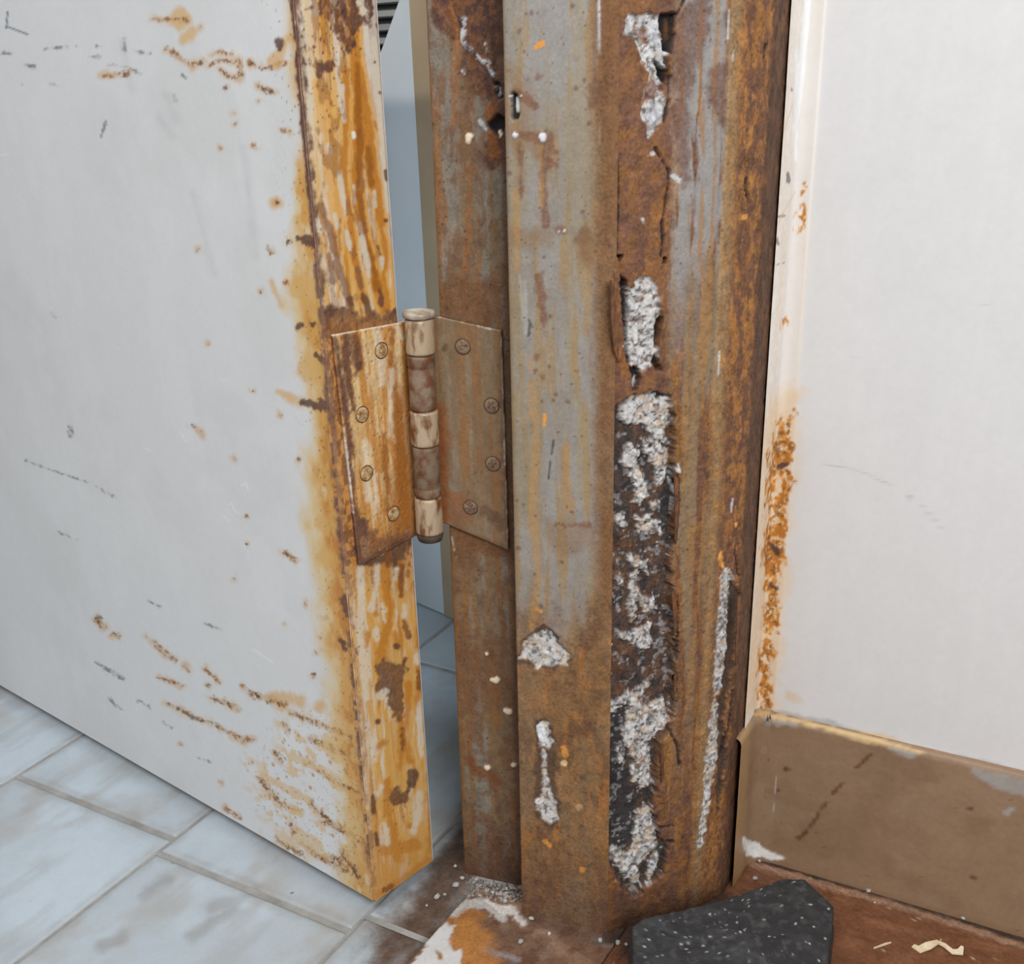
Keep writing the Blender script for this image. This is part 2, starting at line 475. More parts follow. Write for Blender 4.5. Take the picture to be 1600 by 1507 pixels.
# brown floor slab beside it, up to the side wall
bt0, bt1 = split_t + e1 * 0.05, W0 - wn * 0.02 - wdir * 0.02
bw = bt1 + wdir * 0.62
bp_ = Patch(bilerp(split_b + e2 * 0.001, bw, bt1, split_t + e2 * 0.001 + e1 * 0.03, 240, 240), (112, 72, 48), 0.5, 0.3, 9)
bp_.lay((128, 86, 60), sst(0.45, 0.65, bp_.n(16, 16, 4, 1)) * 0.8)
bp_.lay((90, 54, 36), sst(0.52, 0.7, bp_.n(7, 7, 4, 2)) * 0.55)
gl = [(1175, 1347), (1250, 1368), (1400, 1412), (1520, 1450), (1640, 1490)]
bp_.lay((40, 34, 32), bp_.stroke([(x, y - 6) for x, y in gl], 5, 3, 4, 4, 3) * 0.85, 0.9, 0.5)
bp_.lay((150, 120, 98), bp_.stroke([(x, y + 4) for x, y in gl], 4.5, 3, 4, 4, 4) * 0.75, 0.9, 0.5)
bp_.lay((190, 170, 140), bp_.specks(4.0, 0.15, 0.45, 0.12, 5) * 0.7)
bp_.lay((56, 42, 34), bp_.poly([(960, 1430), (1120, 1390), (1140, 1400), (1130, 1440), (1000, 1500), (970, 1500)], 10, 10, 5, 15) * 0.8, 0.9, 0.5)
bp_.D += 0.3 * (bp_.n(4, 4, 4, 12) - 0.5)
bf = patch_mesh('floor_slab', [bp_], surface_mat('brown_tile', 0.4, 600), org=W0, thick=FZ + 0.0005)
tag(bf, 'reddish brown stained floor slab in front of the skirting', 'floor', kind='structure')

# ================================================================== SIDE WALL AND SKIRTING
S1 = on_plane(1293, 0, W0 - wn * 0.004, wn)      # where the pale strip meets the painted wall
Ww = W0 - wn * 0.004
s1 = np.dot(S1 - Ww, wdir)
pl = [D1 + e1 * 0.0145 + ed_ * 0.0016, Ww - e1 * 0.0 + wn * 0.0005, Ww + wdir * 0.003, Ww + wdir * (s1 - 0.004), Ww + wdir * s1 + wn * 0.0006, Ww + wdir * (s1 + 0.0015) + wn * 0.0004]
plan = list(resample(fillet(pl, [0, 0.0022, 0, 0, 0, 0]), 0.00045))
far = [Ww + wdir * (s1 + 0.0015 + t) + wn * 0.0004 for t in np.concatenate([np.arange(0.002, 0.20, 0.0028), [0.25, 0.4, 0.8, 1.3]])]
plan = np.array([p[:2] for p in plan] + [p[:2] for p in far])
wp = Patch(sheet(plan, rows(0.0, 0.47, 0.0007, 2.4)), (214, 214, 215), 0.38, 0.03, 21)
xl = lambda x0: wp.X - (x0 + (898 - x0) * wp.Y / 5235.0)          # signed columns right of the plumb line through (x0, 0)
strip = sst(2, -2, xl(1293)); ret = sst(2, -2, xl(1257))
wp.lay((222, 218, 214), strip)
wp.lay((228, 221, 214), ret, 0.7, 0.12)
wp.lay((236, 238, 240), wp.strokes([[(1262, 0, 5), (1248, 150, 5), (1242, 200, 3)], [(1246, 80, 4), (1243, 250, 2)]], 4, 2, 1) * 0.9)
wp.lay((240, 238, 236), np.exp(-(xl(1290) / 2.2) ** 2) * sst(900, 200, wp.Y) * 0.8)
wp.lay((226, 204, 176), strip * sst(0.45, 0.75, wp.n(10, 60, 4, 3)) * (0.25 + 0.45 * sst(500, 1050, wp.Y)))
wp.lay((222, 196, 160), wp.poly([(1178, 700), (1200, 640), (1230, 600), (1250, 610), (1215, 1115), (1160, 1115)], 12, 14, 8, 2) * 0.65)
# rust bleeding through the strip
rb = wp.poly([(1218, 655), (1240, 640), (1236, 760), (1225, 850), (1215, 960), (1208, 1040), (1205, 1112), (1184, 1112), (1190, 1010), (1197, 930), (1193, 880), (1198, 800), (1196, 760), (1204, 710)], 3, 12, 5, 5)
rb2 = wp.polys([[(1253, 285), (1262, 283), (1263, 305), (1256, 310)], [(1240, 335), (1252, 318), (1262, 320), (1262, 355), (1248, 368), (1236, 362)], [(1220, 500), (1229, 498), (1230, 518), (1222, 520)]], 3, 6, 3, 15)
br = 0.5 * wp.n(2.8, 4.0, 4, 4) + 0.5 * wp.n(1.7, 2.0, 3, 44)
wp.lay((214, 160, 84), np.maximum(rb * sst(0.36, 0.46, br), rb2 * sst(0.47, 0.55, br)) * 0.95, 0.7, 0.15)
wp.lay((178, 112, 38), np.maximum(rb * sst(0.46, 0.56, br), rb2 * sst(0.54, 0.60, br)) * 0.9, 0.8, 0.2)
wp.lay((124, 78, 38), rb * sst(0.60, 0.68, wp.n(1.8, 2.2, 3, 6)) * 0.8, 0.85, 0.25)
wp.lay((92, 62, 50), wp.strokes([[(1217, 730), (1230, 725)], [(1205, 852, 4), (1214, 862, 6)], [(1205, 915), (1213, 920)], [(1183, 1112), (1205, 1116)]], 4, 2, 3, 2, 7))
wp.lay((60, 64, 70), wp.strokes([[(1231, 272, 3), (1232, 282, 4)], [(1213, 374), (1216, 382)], [(1219, 165)], [(1222, 195)], [(1237, 140)], [(1212, 340), (1226, 337)]], 2.2, 1.2, 2, 2, 8) * 0.75)
wp.lay((210, 190, 160), wp.strokes([[(1198, 395), (1220, 340), (1242, 300)], [(1216, 230), (1238, 165)]], 0.8, 1) * 0.8)
wp.lay((90, 86, 82), wp.strokes([[(1195, 412), (1212, 414), (1228, 410)]], 0.5, 0.8) * 0.8)
# painted wall: brush texture and a few marks
wp.lay((222, 222, 223), (1 - strip) * sst(0.45, 0.7, wp.n(3, 120, 4, 9)) * 0.15)
wp.lay((200, 201, 203), (1 - strip) * sst(0.5, 0.7, wp.n(90, 90, 4, 10)) * 0.12)
wp.lay((30, 30, 32), wp.strokes([[(1541, 477), (1545, 473)], [(1339, 558)]], 1.6, 1))
wp.lay((150, 150, 152), wp.strokes([[(1416, 745), (1417, 762), (1422, 778)], [(1420, 780), (1412, 806)], [(1285, 725), (1340, 735), (1400, 762)], [(1440, 790), (1470, 825)]], 0.7, 1.2) * 0.5)
wp.lay((160, 162, 166), wp.stroke([(1200, 1113), (1230, 1120), (1290, 1130), (1340, 1148)], 6, 4, 5, 4, 11) * 0.7)
wp.lay((214, 186, 140), wp.strokes([[(1330, 1142), (1370, 1150), (1410, 1160)], [(1230, 1085), (1245, 1095)]], 5, 4, 6, 4, 12) * 0.6)
wp.lay((150, 152, 156), wp.stroke([(1500, 1185), (1560, 1200), (1640, 1222)], 5, 4, 3, 4, 13) * 0.6)
wp.D += strip * 0.25 * (wp.n(6, 40, 3, 14) - 0.5) + (1 - strip) * 0.05 * (wp.n(2.5, 60, 3, 15) - 0.5)
wall_r = patch_mesh('wall_right', [wp], surface_mat('white_wall_paint', 0.5, 300, spec=0.5), org=W0)
tag(wall_r, 'white painted side wall with a rust-stained strip beside the frame', 'wall', kind='structure')
prism('plaster_core', [Ww - wn * 0.002, Ww + wdir * 1.5 - wn * 0.002, Ww + wdir * 1.5 - wn * 0.12, Ww - wn * 0.12 + e1 * 0.02, D1 + e1 * 0.10], 0, 2.4, noise_mat('plaster', (205, 203, 200), (215, 214, 212), 30, 0.8, 0.1), parent=wall_r)

BH = zcol(W0, 1112)
bpl = fillet([D1 + e1 * 0.003 + ed_ * 0.0042, W0 - e1 * 0.006 + ed_ * 0.0042, W0 + wdir * 0.012, W0 + wdir * 1.2], [0, 0.006, 0.006, 0])
bpl = np.array(list(resample(bpl[:-1], 0.0006)) + [bpl[-2] + (bpl[-1] - bpl[-2]) * t for t in np.concatenate([np.linspace(0.002, 0.17, 130), [0.3, 1.0]])])
pn = np.gradient(bpl, axis=0); pn = np.stack([pn[:, 1], -pn[:, 0]], axis=1); pn /= np.linalg.norm(pn, axis=1, keepdims=True)
prof = [(0, z) for z in np.linspace(FZ - 0.002, BH - 0.003, 84)] + [(0.0006, BH - 0.0012), (0.0016, BH - 0.0003), (0.003, BH), (0.0075, BH)]
P = np.zeros((len(prof), len(bpl), 3))
for k, (inn, z) in enumerate(prof):
    P[k, :, :2] = bpl - pn * inn; P[k, :, 2] = z
kb = Patch(P, (142, 116, 92), 0.42, 0.10, 31)
kb.lay((134, 108, 84), sst(0.45, 0.65, kb.n(30, 30, 4, 1)) * 0.8)
kb.lay((148, 124, 100), sst(0.5, 0.7, kb.n(20, 14, 4, 2)) * 0.6)
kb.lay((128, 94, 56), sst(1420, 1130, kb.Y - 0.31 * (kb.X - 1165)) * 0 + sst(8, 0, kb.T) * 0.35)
kb.lay((170, 136, 92), kb.poly([(1132, 1400), (1140, 1280), (1160, 1120), (1172, 1115), (1168, 1200), (1163, 1330), (1160, 1390)], 5, 4, 5, 3) * 0.6)
kb.lay((120, 84, 48), kb.strokes([[(1136, 1390), (1140, 1300), (1150, 1200)]], 3, 4, 3, 4, 4) * 0.5)
kb.lay((206, 176, 128), kb.strokes([[(1165, 1116), (1185, 1113), (1250, 1128), (1330, 1148), (1420, 1170)], [(1300, 1140), (1360, 1158), (1440, 1178)]], 4, 2.5, 5, 4, 5) * 0.85)
kb.lay((160, 158, 156), kb.strokes([[(1520, 1205, 4), (1560, 1222, 12), (1640, 1242, 14)], [(1200, 1128), (1240, 1134)], [(1390, 1170), (1430, 1182)], [(1573, 1270), (1580, 1266)]], 4, 3, 5, 4, 6) * 0.8)
kb.lay((96, 58, 40), kb.strokes([[(1338, 1200, 2), (1350, 1190, 3), (1362, 1178, 2)], [(1302, 1240, 3), (1317, 1224, 2)], [(1284, 1264, 3), (1292, 1255, 2)], [(1263, 1295, 2), (1275, 1280, 3), (1280, 1270, 2)], [(1248, 1310, 4)], [(1229, 1202, 4)], [(1277, 1302, 2)], [(1260, 1300, 3), (1252, 1308, 3)], [(1520, 1372, 4)], [(1472, 1355, 2)], [(1515, 1264, 4)], [(1216, 1235, 3)], [(1200, 1188, 1.6)]], 3, 1.8, 2, 2, 7) * 0.85)
kb.lay((190, 184, 176), kb.strokes([[(1213, 1215), (1211, 1240)], [(1209, 1258), (1208, 1268)]], 1.0, 1) * 0.6)
kb.lay((96, 76, 58), kb.specks(9, 0.2, 0.6, 0.35, 8) * 0.6)
kb.lay((226, 226, 224), kb.poly([(1160, 1308), (1178, 1316), (1192, 1324), (1224, 1340), (1215, 1346), (1185, 1340), (1164, 1338)], 2, 5, 4, 9), 0.6, 0.2)
kb.D += 0.25 * (kb.n(12, 12, 3, 12) - 0.5)
sk = patch_mesh('baseboard_right', [kb], surface_mat('skirting_paint', 0.3, 400, spec=0.5), org=W0)
tag(sk, 'tan painted skirting with a chipped top edge along the white side wall', 'skirting', kind='structure')

# ================================================================== DOOR
DG = 0.007
lean = -unit([RIGHT[0], RIGHT[1], 0]) * 0.0072
dN, dF, dL = fl(586, 1410, DG), fl(677, 1345, DG), fl(0, 1071, DG)
dN, dF, dL = [p - lean * DG for p in (dN, dF, dL)]
dd = unit((dL - dN) * [1, 1, 0]); DLEN = 0.78
dt = dF - dN; DTH = np.linalg.norm(dt[:2])
us = np.concatenate([np.arange(0, 0.075, 0.00062), np.arange(0.075, 0.40, 0.0017), [0.45, 0.6, DLEN]])
plan = [dN + dd * u for u in us[::-1]]
zd = rows(DG, 0.455, 0.00066, TOPZ)
fp = Patch(sheet(plan, zd, lean), WHITE, 0.33, 0.03, 41)
seam = lambda y: 585 - 0.0894 * (1410 - y)
# dull grime, faint clouds
fp.lay((204, 204, 204), sst(0.45, 0.7, fp.n(60, 60, 4, 1)) * 0.5)
fp.lay((218, 219, 220), sst(0.5, 0.7, fp.n(25, 40, 4, 2)) * 0.4)
# yellow halo along the seam
dx = seam(fp.Y) - fp.X                                   # photo columns left of the seam
lim = np.interp(fp.Y, [-80, 0, 60, 110, 180, 250, 300, 350, 400, 440, 490, 530, 570, 600, 650, 700, 800, 900, 1000, 1100, 1200, 1300, 1420],
                [16, 15, 24, 14, 10, 12, 26, 30, 34, 46, 52, 40, 45, 42, 30, 44, 58, 52, 48, 46, 48, 44, 60])
wob = 34 * (fp.n(9, 14, 4, 5) - 0.5)
halo = sst(14, -16, dx - lim + wob)
fp.lay((214, 188, 138), halo * 0.9)
fp.lay((204, 152, 78), sst(10, -12, dx - lim * 0.66 + wob * 1.2) * sst(0.30, 0.5, fp.n(7, 12, 4, 6) + 0.15 * sst(350, 900, fp.Y)) * 0.95)
fp.lay(ORANGE, sst(8, -10, dx - lim * 0.45 + wob) * sst(0.46, 0.6, fp.n(4, 8, 4, 8)) * sst(350, 560, fp.Y) * 0.7)
blob = fp.strokes([[(280, 30, 18)], [(300, 50, 8), (290, 62, 8)], [(430, 95, 10), (450, 60, 6)], [(432, 318, 9)], [(485, 578, 22), (492, 560, 16)], [(470, 450, 18)], [(440, 478, 4), (425, 440, 3)],
                   [(488, 455, 22), (500, 480, 20)], [(435, 612, 4), (470, 630, 8)], [(505, 870, 14)], [(505, 820, 14)], [(470, 1095, 9), (425, 1090, 8), (440, 1105, 8)], [(500, 1105, 10)]], 6, 6, 6, 4, 9)
fp.lay((208, 166, 100), blob * 0.75)
# rust marks: scratched band near the top, streaks near the bottom, spots between
brk = sst(0.40, 0.52, fp.n(1.6, 1.6, 3, 10)) * (0.25 + 0.75 * sst(0.40, 0.52, fp.n(5, 5, 3, 37)))
marks = [[(262, 77, 4), (275, 85, 4), (285, 95, 2), (302, 102, 5), (315, 97, 4)], [(332, 86, 2), (345, 82, 3), (360, 84, 2)], [(325, 105, 3), (340, 95, 3), (355, 95, 2), (372, 95, 4), (376, 108, 3), (375, 120, 5), (360, 120, 3)],
         [(345, 108, 2), (355, 118, 2)], [(390, 98, 4), (400, 105, 3), (415, 108, 2), (432, 105, 4), (445, 97, 3)], [(405, 134, 3), (420, 142, 4), (436, 143, 2)], [(353, 138, 3)], [(404, 158, 2)], [(396, 228, 5), (400, 232, 3)], [(445, 205, 4), (452, 207, 3)], [(345, 232, 2)], [(367, 193, 2)], [(365, 177, 1.5)],
         [(432, 317, 4)], [(455, 375, 3), (450, 380, 3)], [(420, 388, 3), (424, 394, 3)], [(308, 391, 2)], [(447, 443, 3)], [(408, 456, 2)], [(396, 612, 2)], [(438, 650, 3)], [(367, 718, 2)], [(466, 718, 2.5)], [(384, 808, 1.6)], [(386, 850, 2)], [(444, 864, 2), (462, 876, 4)], [(366, 905, 2.5)], [(478, 944, 3)], [(444, 975, 2)],
         [(240, 30, 2), (288, 30, 3), (293, 34, 3)], [(312, 43, 3)], [(160, 118, 3), (180, 117, 3), (200, 116, 4)], [(325, 537, 3)], [(300, 663, 2), (317, 680, 2)],
         [(152, 968, 5), (162, 980, 4)], [(178, 992, 4), (186, 994, 3)], [(228, 995, 2), (245, 1008, 3), (260, 1022, 4), (275, 1032, 2)], [(288, 1040, 4), (296, 1048, 2)], [(320, 1045, 2), (335, 1060, 3), (345, 1068, 2)], [(325, 1071, 3)], [(248, 1058, 2), (285, 1073, 2)],
         [(378, 1072, 2), (392, 1085, 4), (425, 1095, 6), (445, 1103, 4)], [(350, 1095, 3), (372, 1110, 4)], [(260, 1098, 2), (302, 1120, 3), (340, 1135, 2), (362, 1148, 2), (378, 1157, 6), (395, 1155, 2)], [(330, 1090, 1.5), (360, 1105, 2)],
         [(430, 1175, 3), (440, 1190, 3)], [(442, 1130, 2), (452, 1142, 2)], [(455, 1115, 4), (480, 1125, 3), (520, 1140, 3), (548, 1152, 3)], [(485, 1155, 4), (520, 1170, 5), (545, 1180, 3)], [(475, 1190, 2), (505, 1210, 3), (530, 1225, 3), (560, 1240, 4)], [(405, 1217, 4), (420, 1235, 5), (440, 1260, 3), (470, 1268, 2)],
         [(485, 1255, 3), (510, 1283, 5), (540, 1300, 6), (565, 1318, 5)], [(460, 1298, 5)], [(455, 1290, 3)], [(432, 1310, 3)], [(470, 1320, 3), (500, 1340, 4), (540, 1360, 5)], [(350, 1262, 3), (375, 1278, 3)], [(435, 1315, 3), (470, 1335, 3)], [(520, 1340, 4), (545, 1355, 4)], [(345, 1225, 2)], [(283, 1163, 3)], [(490, 1055, 3)], [(500, 995, 2)], [(510, 965, 3)], [(495, 1020, 2)], [(535, 1330, 6), (560, 1370, 5)]]
fp.lay((204, 160, 92), fp.strokes([[(q[0], q[1], q[2] + 1.5) for q in m_] for m_ in marks], 3, 6, 8, 4, 20) * 0.55)
fp.lay((150, 98, 44), fp.strokes(marks, 3, 2.0, 5.5, 1.8, 60) * (0.12 + 0.88 * brk) * 0.9, 0.7, 0.25)
fp.lay((98, 70, 52), fp.strokes(marks, 2, 1.5, 3.5, 1.1, 90) * sst(0.5, 0.58, fp.n(1.2, 1.2, 3, 11)) * sst(0.42, 0.55, fp.n(4, 4, 3, 38)) * 0.9, 0.85, 0.35)
low = fp.poly([(380, 1190), (470, 1120), (560, 1130), (590, 1400), (480, 1345), (420, 1290)], 30, 30, 8, 7)
fp.lay((210, 176, 118), low * sst(0.46, 0.62, fp.n(8, 6, 4, 39)) * 0.7)
fp.lay((176, 126, 62), low * fp.specks(3.6, 0.25, 1.3, 0.3, 12, 1.0) * 0.75)
fp.lay((104, 74, 52), sst(70, 0, dx) * fp.specks(2.2, 0.15, 0.55, 0.26, 13) * 0.9, 0.8)
fp.lay((120, 84, 56), low * fp.specks(2.6, 0.15, 0.5, 0.3, 14) * 0.8)
fp.lay(DRUST, fp.strokes([[(488, 378, 9), (500, 380, 9)], [(464, 372, 4), (485, 376, 9)], [(436, 66, 8), (438, 74, 6)], [(502, 632, 8), (520, 635, 10)], [(475, 628, 5), (500, 636, 6)], [(495, 555, 4), (515, 570, 7)], [(505, 485, 8), (512, 490, 7)], [(468, 510, 6)], [(488, 507, 5)], [(545, 940, 14), (548, 960, 8)], [(532, 1000, 4), (540, 1012, 4)], [(520, 640, 8), (530, 690, 5)]], 6, 2, 5, 2.0, 15) * 0.92, 0.8, 0.3)
# grey rubber scuffs, pencil strokes
grey = [[(150, 1036, 2), (170, 1048, 3), (192, 1060, 3)], [(172, 1092, 2), (180, 1103, 2), (188, 1108, 1)], [(217, 1096, 2), (235, 1106, 1)], [(110, 670, 4), (111, 682, 3)], [(80, 488, 1.2), (86, 498, 1.2)], [(92, 832, 0.8), (122, 846, 1)], [(5, 83, 3), (16, 84, 2)], [(40, 101, 2), (52, 104, 4)], [(68, 76, 1.5), (105, 73, 1.5)], [(140, 88, 2), (158, 89, 3)],
        [(150, 72, 2), (155, 73, 2)], [(80, 131, 2), (90, 134, 2)], [(36, 132, 1.5)], [(170, 102, 1), (200, 105, 1), (222, 118, 1.4)], [(212, 80, 1.5), (232, 84, 2)], [(285, 118, 1.5), (290, 122, 1.5)], [(165, 190, 3), (158, 215, 2)], [(152, 963, 3), (158, 966, 3)], [(295, 1118, 3), (305, 1124, 3)], [(320, 975, 1.5), (345, 985, 1)], [(255, 1130, 1.2), (268, 1138, 1.4)], [(310, 1185, 1), (330, 1192, 1.5)], [(120, 70, 1.5)],
        [(228, 938, 1), (250, 950, 1)], [(40, 720, 0.8), (90, 738, 0.8), (140, 755, 0.8)], [(150, 760, 0.8), (180, 778, 1)], [(195, 60, 2), (196, 80, 1.6)], [(272, 150, 2), (275, 160, 2)]]
fp.lay((96, 98, 100), fp.strokes(grey, 2, 1.6, 3.5, 1.8, 30) * (0.35 + 0.65 * sst(0.40, 0.55, fp.n(2.2, 2.2, 3, 73))) * 0.8)
fp.lay((168, 170, 172), fp.strokes([[(190, 65, 4), (200, 110, 4), (205, 140, 3)], [(262, 150, 5), (275, 190, 5)], [(250, 185, 5), (270, 215, 4)], [(300, 300, 3), (335, 430, 3)], [(380, 230, 3), (400, 400, 3)]], 4, 9, 5, 6, 33) * 0.30)
fp.lay((70, 92, 116), fp.strokes([[(12, 18), (11, 30), (10, 44)], [(10, 41), (28, 48), (44, 54)]], 1.3, 1) * 0.85)
fp.lay((228, 229, 230), fp.strokes([[(376, 760), (384, 755), (388, 766)], [(356, 790), (362, 786), (366, 798), (372, 802)], [(350, 808), (360, 815)], [(282, 675), (290, 690)], [(225, 700), (235, 705)], [(345, 592), (352, 596)], [(395, 1015), (425, 1035)], [(0, 243), (14, 240)]], 1.0, 1) * 0.8)
# the corroded folded seam
jit = 7 * (fp.n(4, 7, 4, 71) - 0.5)
sm = np.exp(-((dx - 1 + jit) / (3.2 + 3.5 * fp.n(5, 9, 3, 72))) ** 2)
fp.lay((108, 80, 68), np.clip(sm * (0.25 + 1.2 * sst(0.35, 0.6, fp.n(2.2, 3, 4, 16))), 0, 1) * sst(1420, 1300, fp.Y + 0 * fp.X) * 0.95, 0.85, 0.4)
fp.lay(DRUST, sst(6.5, 3, np.abs(dx - 1 + jit) + 7 * (fp.n(2, 3, 3, 17) - 0.5)) * sst(470, 380, fp.Y), 0.85, 0.4)
fp.D += 0.35 * sm * (fp.n(2.4, 3, 4, 18) - 0.4) + 0.06 * (fp.n(90, 90, 2, 19) - 0.5)
fp.D -= 0.7 * sst(4, 0, dx)

# hinge-side edge of the door
ne = int(DTH / 0.00046)
zd2 = rows(DG, 0.455, 0.0005, TOPZ)
ep = Patch(sheet(np.linspace(dN[:2], dF[:2], ne), zd2, lean), (206, 190, 164), 0.40, 0.08, 43)
xe = (ep.S / (DTH * 1000))                                  # 0 at the seam, 1 at the far edge
ep.S = ep.S + 3.0 * (ep.n(6, 16, 3, 99) - 0.5)
Y = ep.Y
run = ep.n(3.2, 60, 4, 1); run2 = ep.n(1.8, 38, 4, 2)
mid = sst(0.0, 0.12, xe) * sst(1.0, 0.80, xe - 0.25 * sst(300, 480, Y))
top = sst(560, 420, Y)
ep.lay((214, 176, 112), sst(0.34, 0.56, run) * mid * 0.95)
ep.lay((210, 158, 80), sst(0.46, 0.60, run2 + 0.03 * top) * mid * 0.85)
ep.lay((186, 122, 44), sst(0.58, 0.66, ep.n(2.2, 45, 4, 3)) * mid * 0.75)
ep.lay((214, 198, 168), sst(0.30, 0.12, xe + 0.2 * (run - 0.5)) * sst(330, 120, Y) * 0.8)
ep.lay((186, 176, 168), sst(0.70, 0.90, xe + 0.1 * (run - 0.5)) * sst(440, 250, Y) * 0.9)
ep.lay((212, 206, 196), sst(0.56, 0.66, ep.n(2.4, 30, 3, 4)) * 0.7 * sst(0.06, 0.2, xe))
# designed runs, photo columns
og = [[(550, 20, 8), (555, 90, 10), (560, 130, 13), (572, 190, 12), (580, 260, 12), (588, 300, 9), (597, 350, 8)], [(562, 130, 12), (560, 220, 11), (556, 290, 7), (566, 350, 8), (576, 400, 8), (588, 440, 10), (602, 480, 12)],
      [(541, 110, 7), (540, 200, 6), (538, 280, 5), (547, 340, 6), (553, 400, 6), (562, 440, 6), (568, 470, 6)], [(582, 280, 5), (592, 340, 5), (601, 380, 5), (604, 410, 4), (598, 430, 4), (606, 470, 6)], [(585, 190, 2), (600, 225, 3), (606, 270, 2)], [(512, 150, 7), (520, 260, 9), (525, 320, 8), (530, 390, 6)], [(498, 130, 5), (505, 200, 5)]]
ep.lay((212, 162, 86), ep.strokes([[(p[0], p[1], p[2] + 4) for p in q] for q in og], 6, 4, 3, 3, 10) * 0.8)
ep.lay((186, 122, 42), ep.strokes([[(p[0], p[1], p[2] * 0.8) for p in q] for q in og[:5]], 6, 2.5, 3, 3, 20) * 0.92)
ep.lay(DORANGE, ep.strokes([[(558, 100, 4), (560, 150, 6), (562, 230, 6), (566, 330, 4)], [(560, 300, 3), (572, 370, 3), (590, 450, 6)], [(575, 230, 4), (580, 290, 5)]], 5, 3, 4, 3, 30) * 0.8)
pale = [[(530, 270, 4), (536, 310, 5), (540, 334, 2)], [(541, 362, 3), (544, 378, 5), (548, 392, 2)], [(552, 290, 2), (554, 318, 2)], [(562, 350, 3), (566, 375, 5), (573, 410, 6), (577, 432, 3)], [(503, 400, 3), (510, 425, 3), (516, 455, 3), (519, 475, 3)], [(585, 300, 3), (586, 322, 3)], [(596, 405, 4), (597, 420, 2)], [(479, 100, 4), (484, 160, 5), (482, 190, 3)], [(513, 228, 5), (516, 238, 4)], [(533, 135, 5), (534, 165, 5), (538, 190, 3)], [(494, 345, 6), (500, 360, 6)], [(523, 335, 4), (527, 355, 4)],
        [(584, 60, 4), (588, 120, 8), (595, 180, 6), (602, 260, 5), (608, 330, 4)], [(530, 470, 2), (536, 505, 3)], [(561, 5, 6), (567, 18, 5)], [(466, 10, 4), (471, 45, 5), (476, 70, 5)], [(488, 5, 6), (492, 20, 6)]]
ep.lay((206, 196, 178), ep.strokes(pale, 4, 2.2, 1.5, 3, 40) * 0.92)
br = ep.n(2.2, 3.4, 4, 5)
darkp = ep.polys([[(494, -40), (565, -40), (560, 10), (556, 25), (570, 28), (560, 45), (552, 60), (552, 85), (543, 88), (528, 58), (512, 30), (500, 22)], [(472, 98), (490, 100), (515, 92), (524, 95), (520, 110), (505, 118), (497, 125), (490, 108)], [(571, -20), (580, -20), (581, 20), (578, 38), (570, 36), (563, 27), (572, 24)]], 3, 10, 3, 50)
ep.lay((118, 74, 46), darkp * (0.55 + 0.45 * sst(0.4, 0.55, br)), 0.8, 0.4)
ep.lay(DRUST, darkp * sst(0.46, 0.58, ep.n(3.5, 5, 4, 6)) * 0.9, 0.85, 0.4)
ep.lay((124, 86, 62), ep.strokes([[(500, 322, 5), (512, 350, 6), (518, 372, 7), (524, 400, 5), (533, 430, 5), (542, 460, 6), (548, 478, 6)], [(515, 400, 4), (520, 440, 5)], [(558, 420, 3), (565, 450, 4)]], 5, 2.5, 4, 3, 60) * 0.75)
ep.lay(DRUST, ep.strokes([[(568, 462, 5), (575, 480, 5), (578, 495, 6)], [(546, 468, 5), (549, 476, 4)], [(590, 385, 2), (594, 397, 2)], [(594, 455, 3), (596, 475, 4)]], 5, 2, 3, 2, 62) * 0.85)
topz = ep.poly([(462, -10), (560, -10), (560, 110), (530, 125), (480, 110), (468, 60)], 6, 14, 4, 52)
ep.lay((104, 70, 50), topz * ep.specks(1.9, 0.2, 0.9, 0.34, 33) * 0.9, 0.8, 0.3)
ep.lay((150, 100, 52), ep.poly([(495, 120), (530, 130), (545, 200), (520, 240), (500, 200)], 8, 14, 4, 53) * ep.specks(2.0, 0.2, 0.8, 0.3, 34) * 0.85)
ep.lay((134, 84, 42), sst(0.56, 0.66, ep.n(3.0, 9, 4, 74)) * mid * sst(0.92, 0.6, xe) * top * 0.55, 0.7, 0.25)
hb = ep.polys([[(498, 482), (520, 478), (548, 484), (565, 492), (590, 490), (605, 482), (632, 492), (632, 508), (600, 518), (560, 528), (500, 535)]], 5, 10, 4, 64)
ep.lay((108, 72, 48), hb * 0.9, 0.8, 0.35)
ep.lay(DRUST, hb * sst(0.42, 0.55, br), 0.8, 0.35)
# below and around the hinge leaf
hz = sst(480, 540, Y) * sst(960, 860, Y)
ep.lay((188, 128, 58), hz * 0.75)
ep.lay((112, 70, 44), hz * sst(0.45, 0.6, br) * 0.8, 0.8, 0.3)
ep.lay((92, 64, 46), ep.polys([[(548, 850), (570, 870), (600, 862), (640, 835), (642, 850), (632, 872), (628, 890), (600, 880), (575, 888), (560, 880)]], 4, 9, 3, 66) * 0.92, 0.85, 0.4)
lowm = sst(880, 920, Y)
lowruns = [[(600, 885, 8), (604, 930, 7), (612, 950, 6), (607, 975, 6), (600, 1000, 8), (594, 1035, 7)], [(606, 870, 4), (606, 900, 4)], [(618, 990, 5), (622, 1010, 6)], [(637, 1070, 6), (638, 1110, 5), (632, 1150, 4), (640, 1190, 6)], [(625, 1130, 4), (628, 1170, 4), (624, 1200, 4)], [(653, 1045, 4), (655, 1080, 5), (650, 1100, 4)], [(652, 985, 3), (652, 1010, 3)], [(606, 1220, 6), (604, 1260, 5), (614, 1300, 7), (622, 1340, 8)], [(668, 1210, 3), (671, 1260, 4), (672, 1330, 4)], [(588, 1170, 4), (600, 1160, 5)], [(640, 1290, 4)], [(575, 990, 3), (572, 1010, 3)], [(586, 940, 4), (588, 960, 3)], [(590, 1400, 6), (630, 1375, 6), (668, 1345, 6)], [(600, 1330, 9), (650, 1320, 9)], [(628, 880, 4), (627, 932, 4)]]
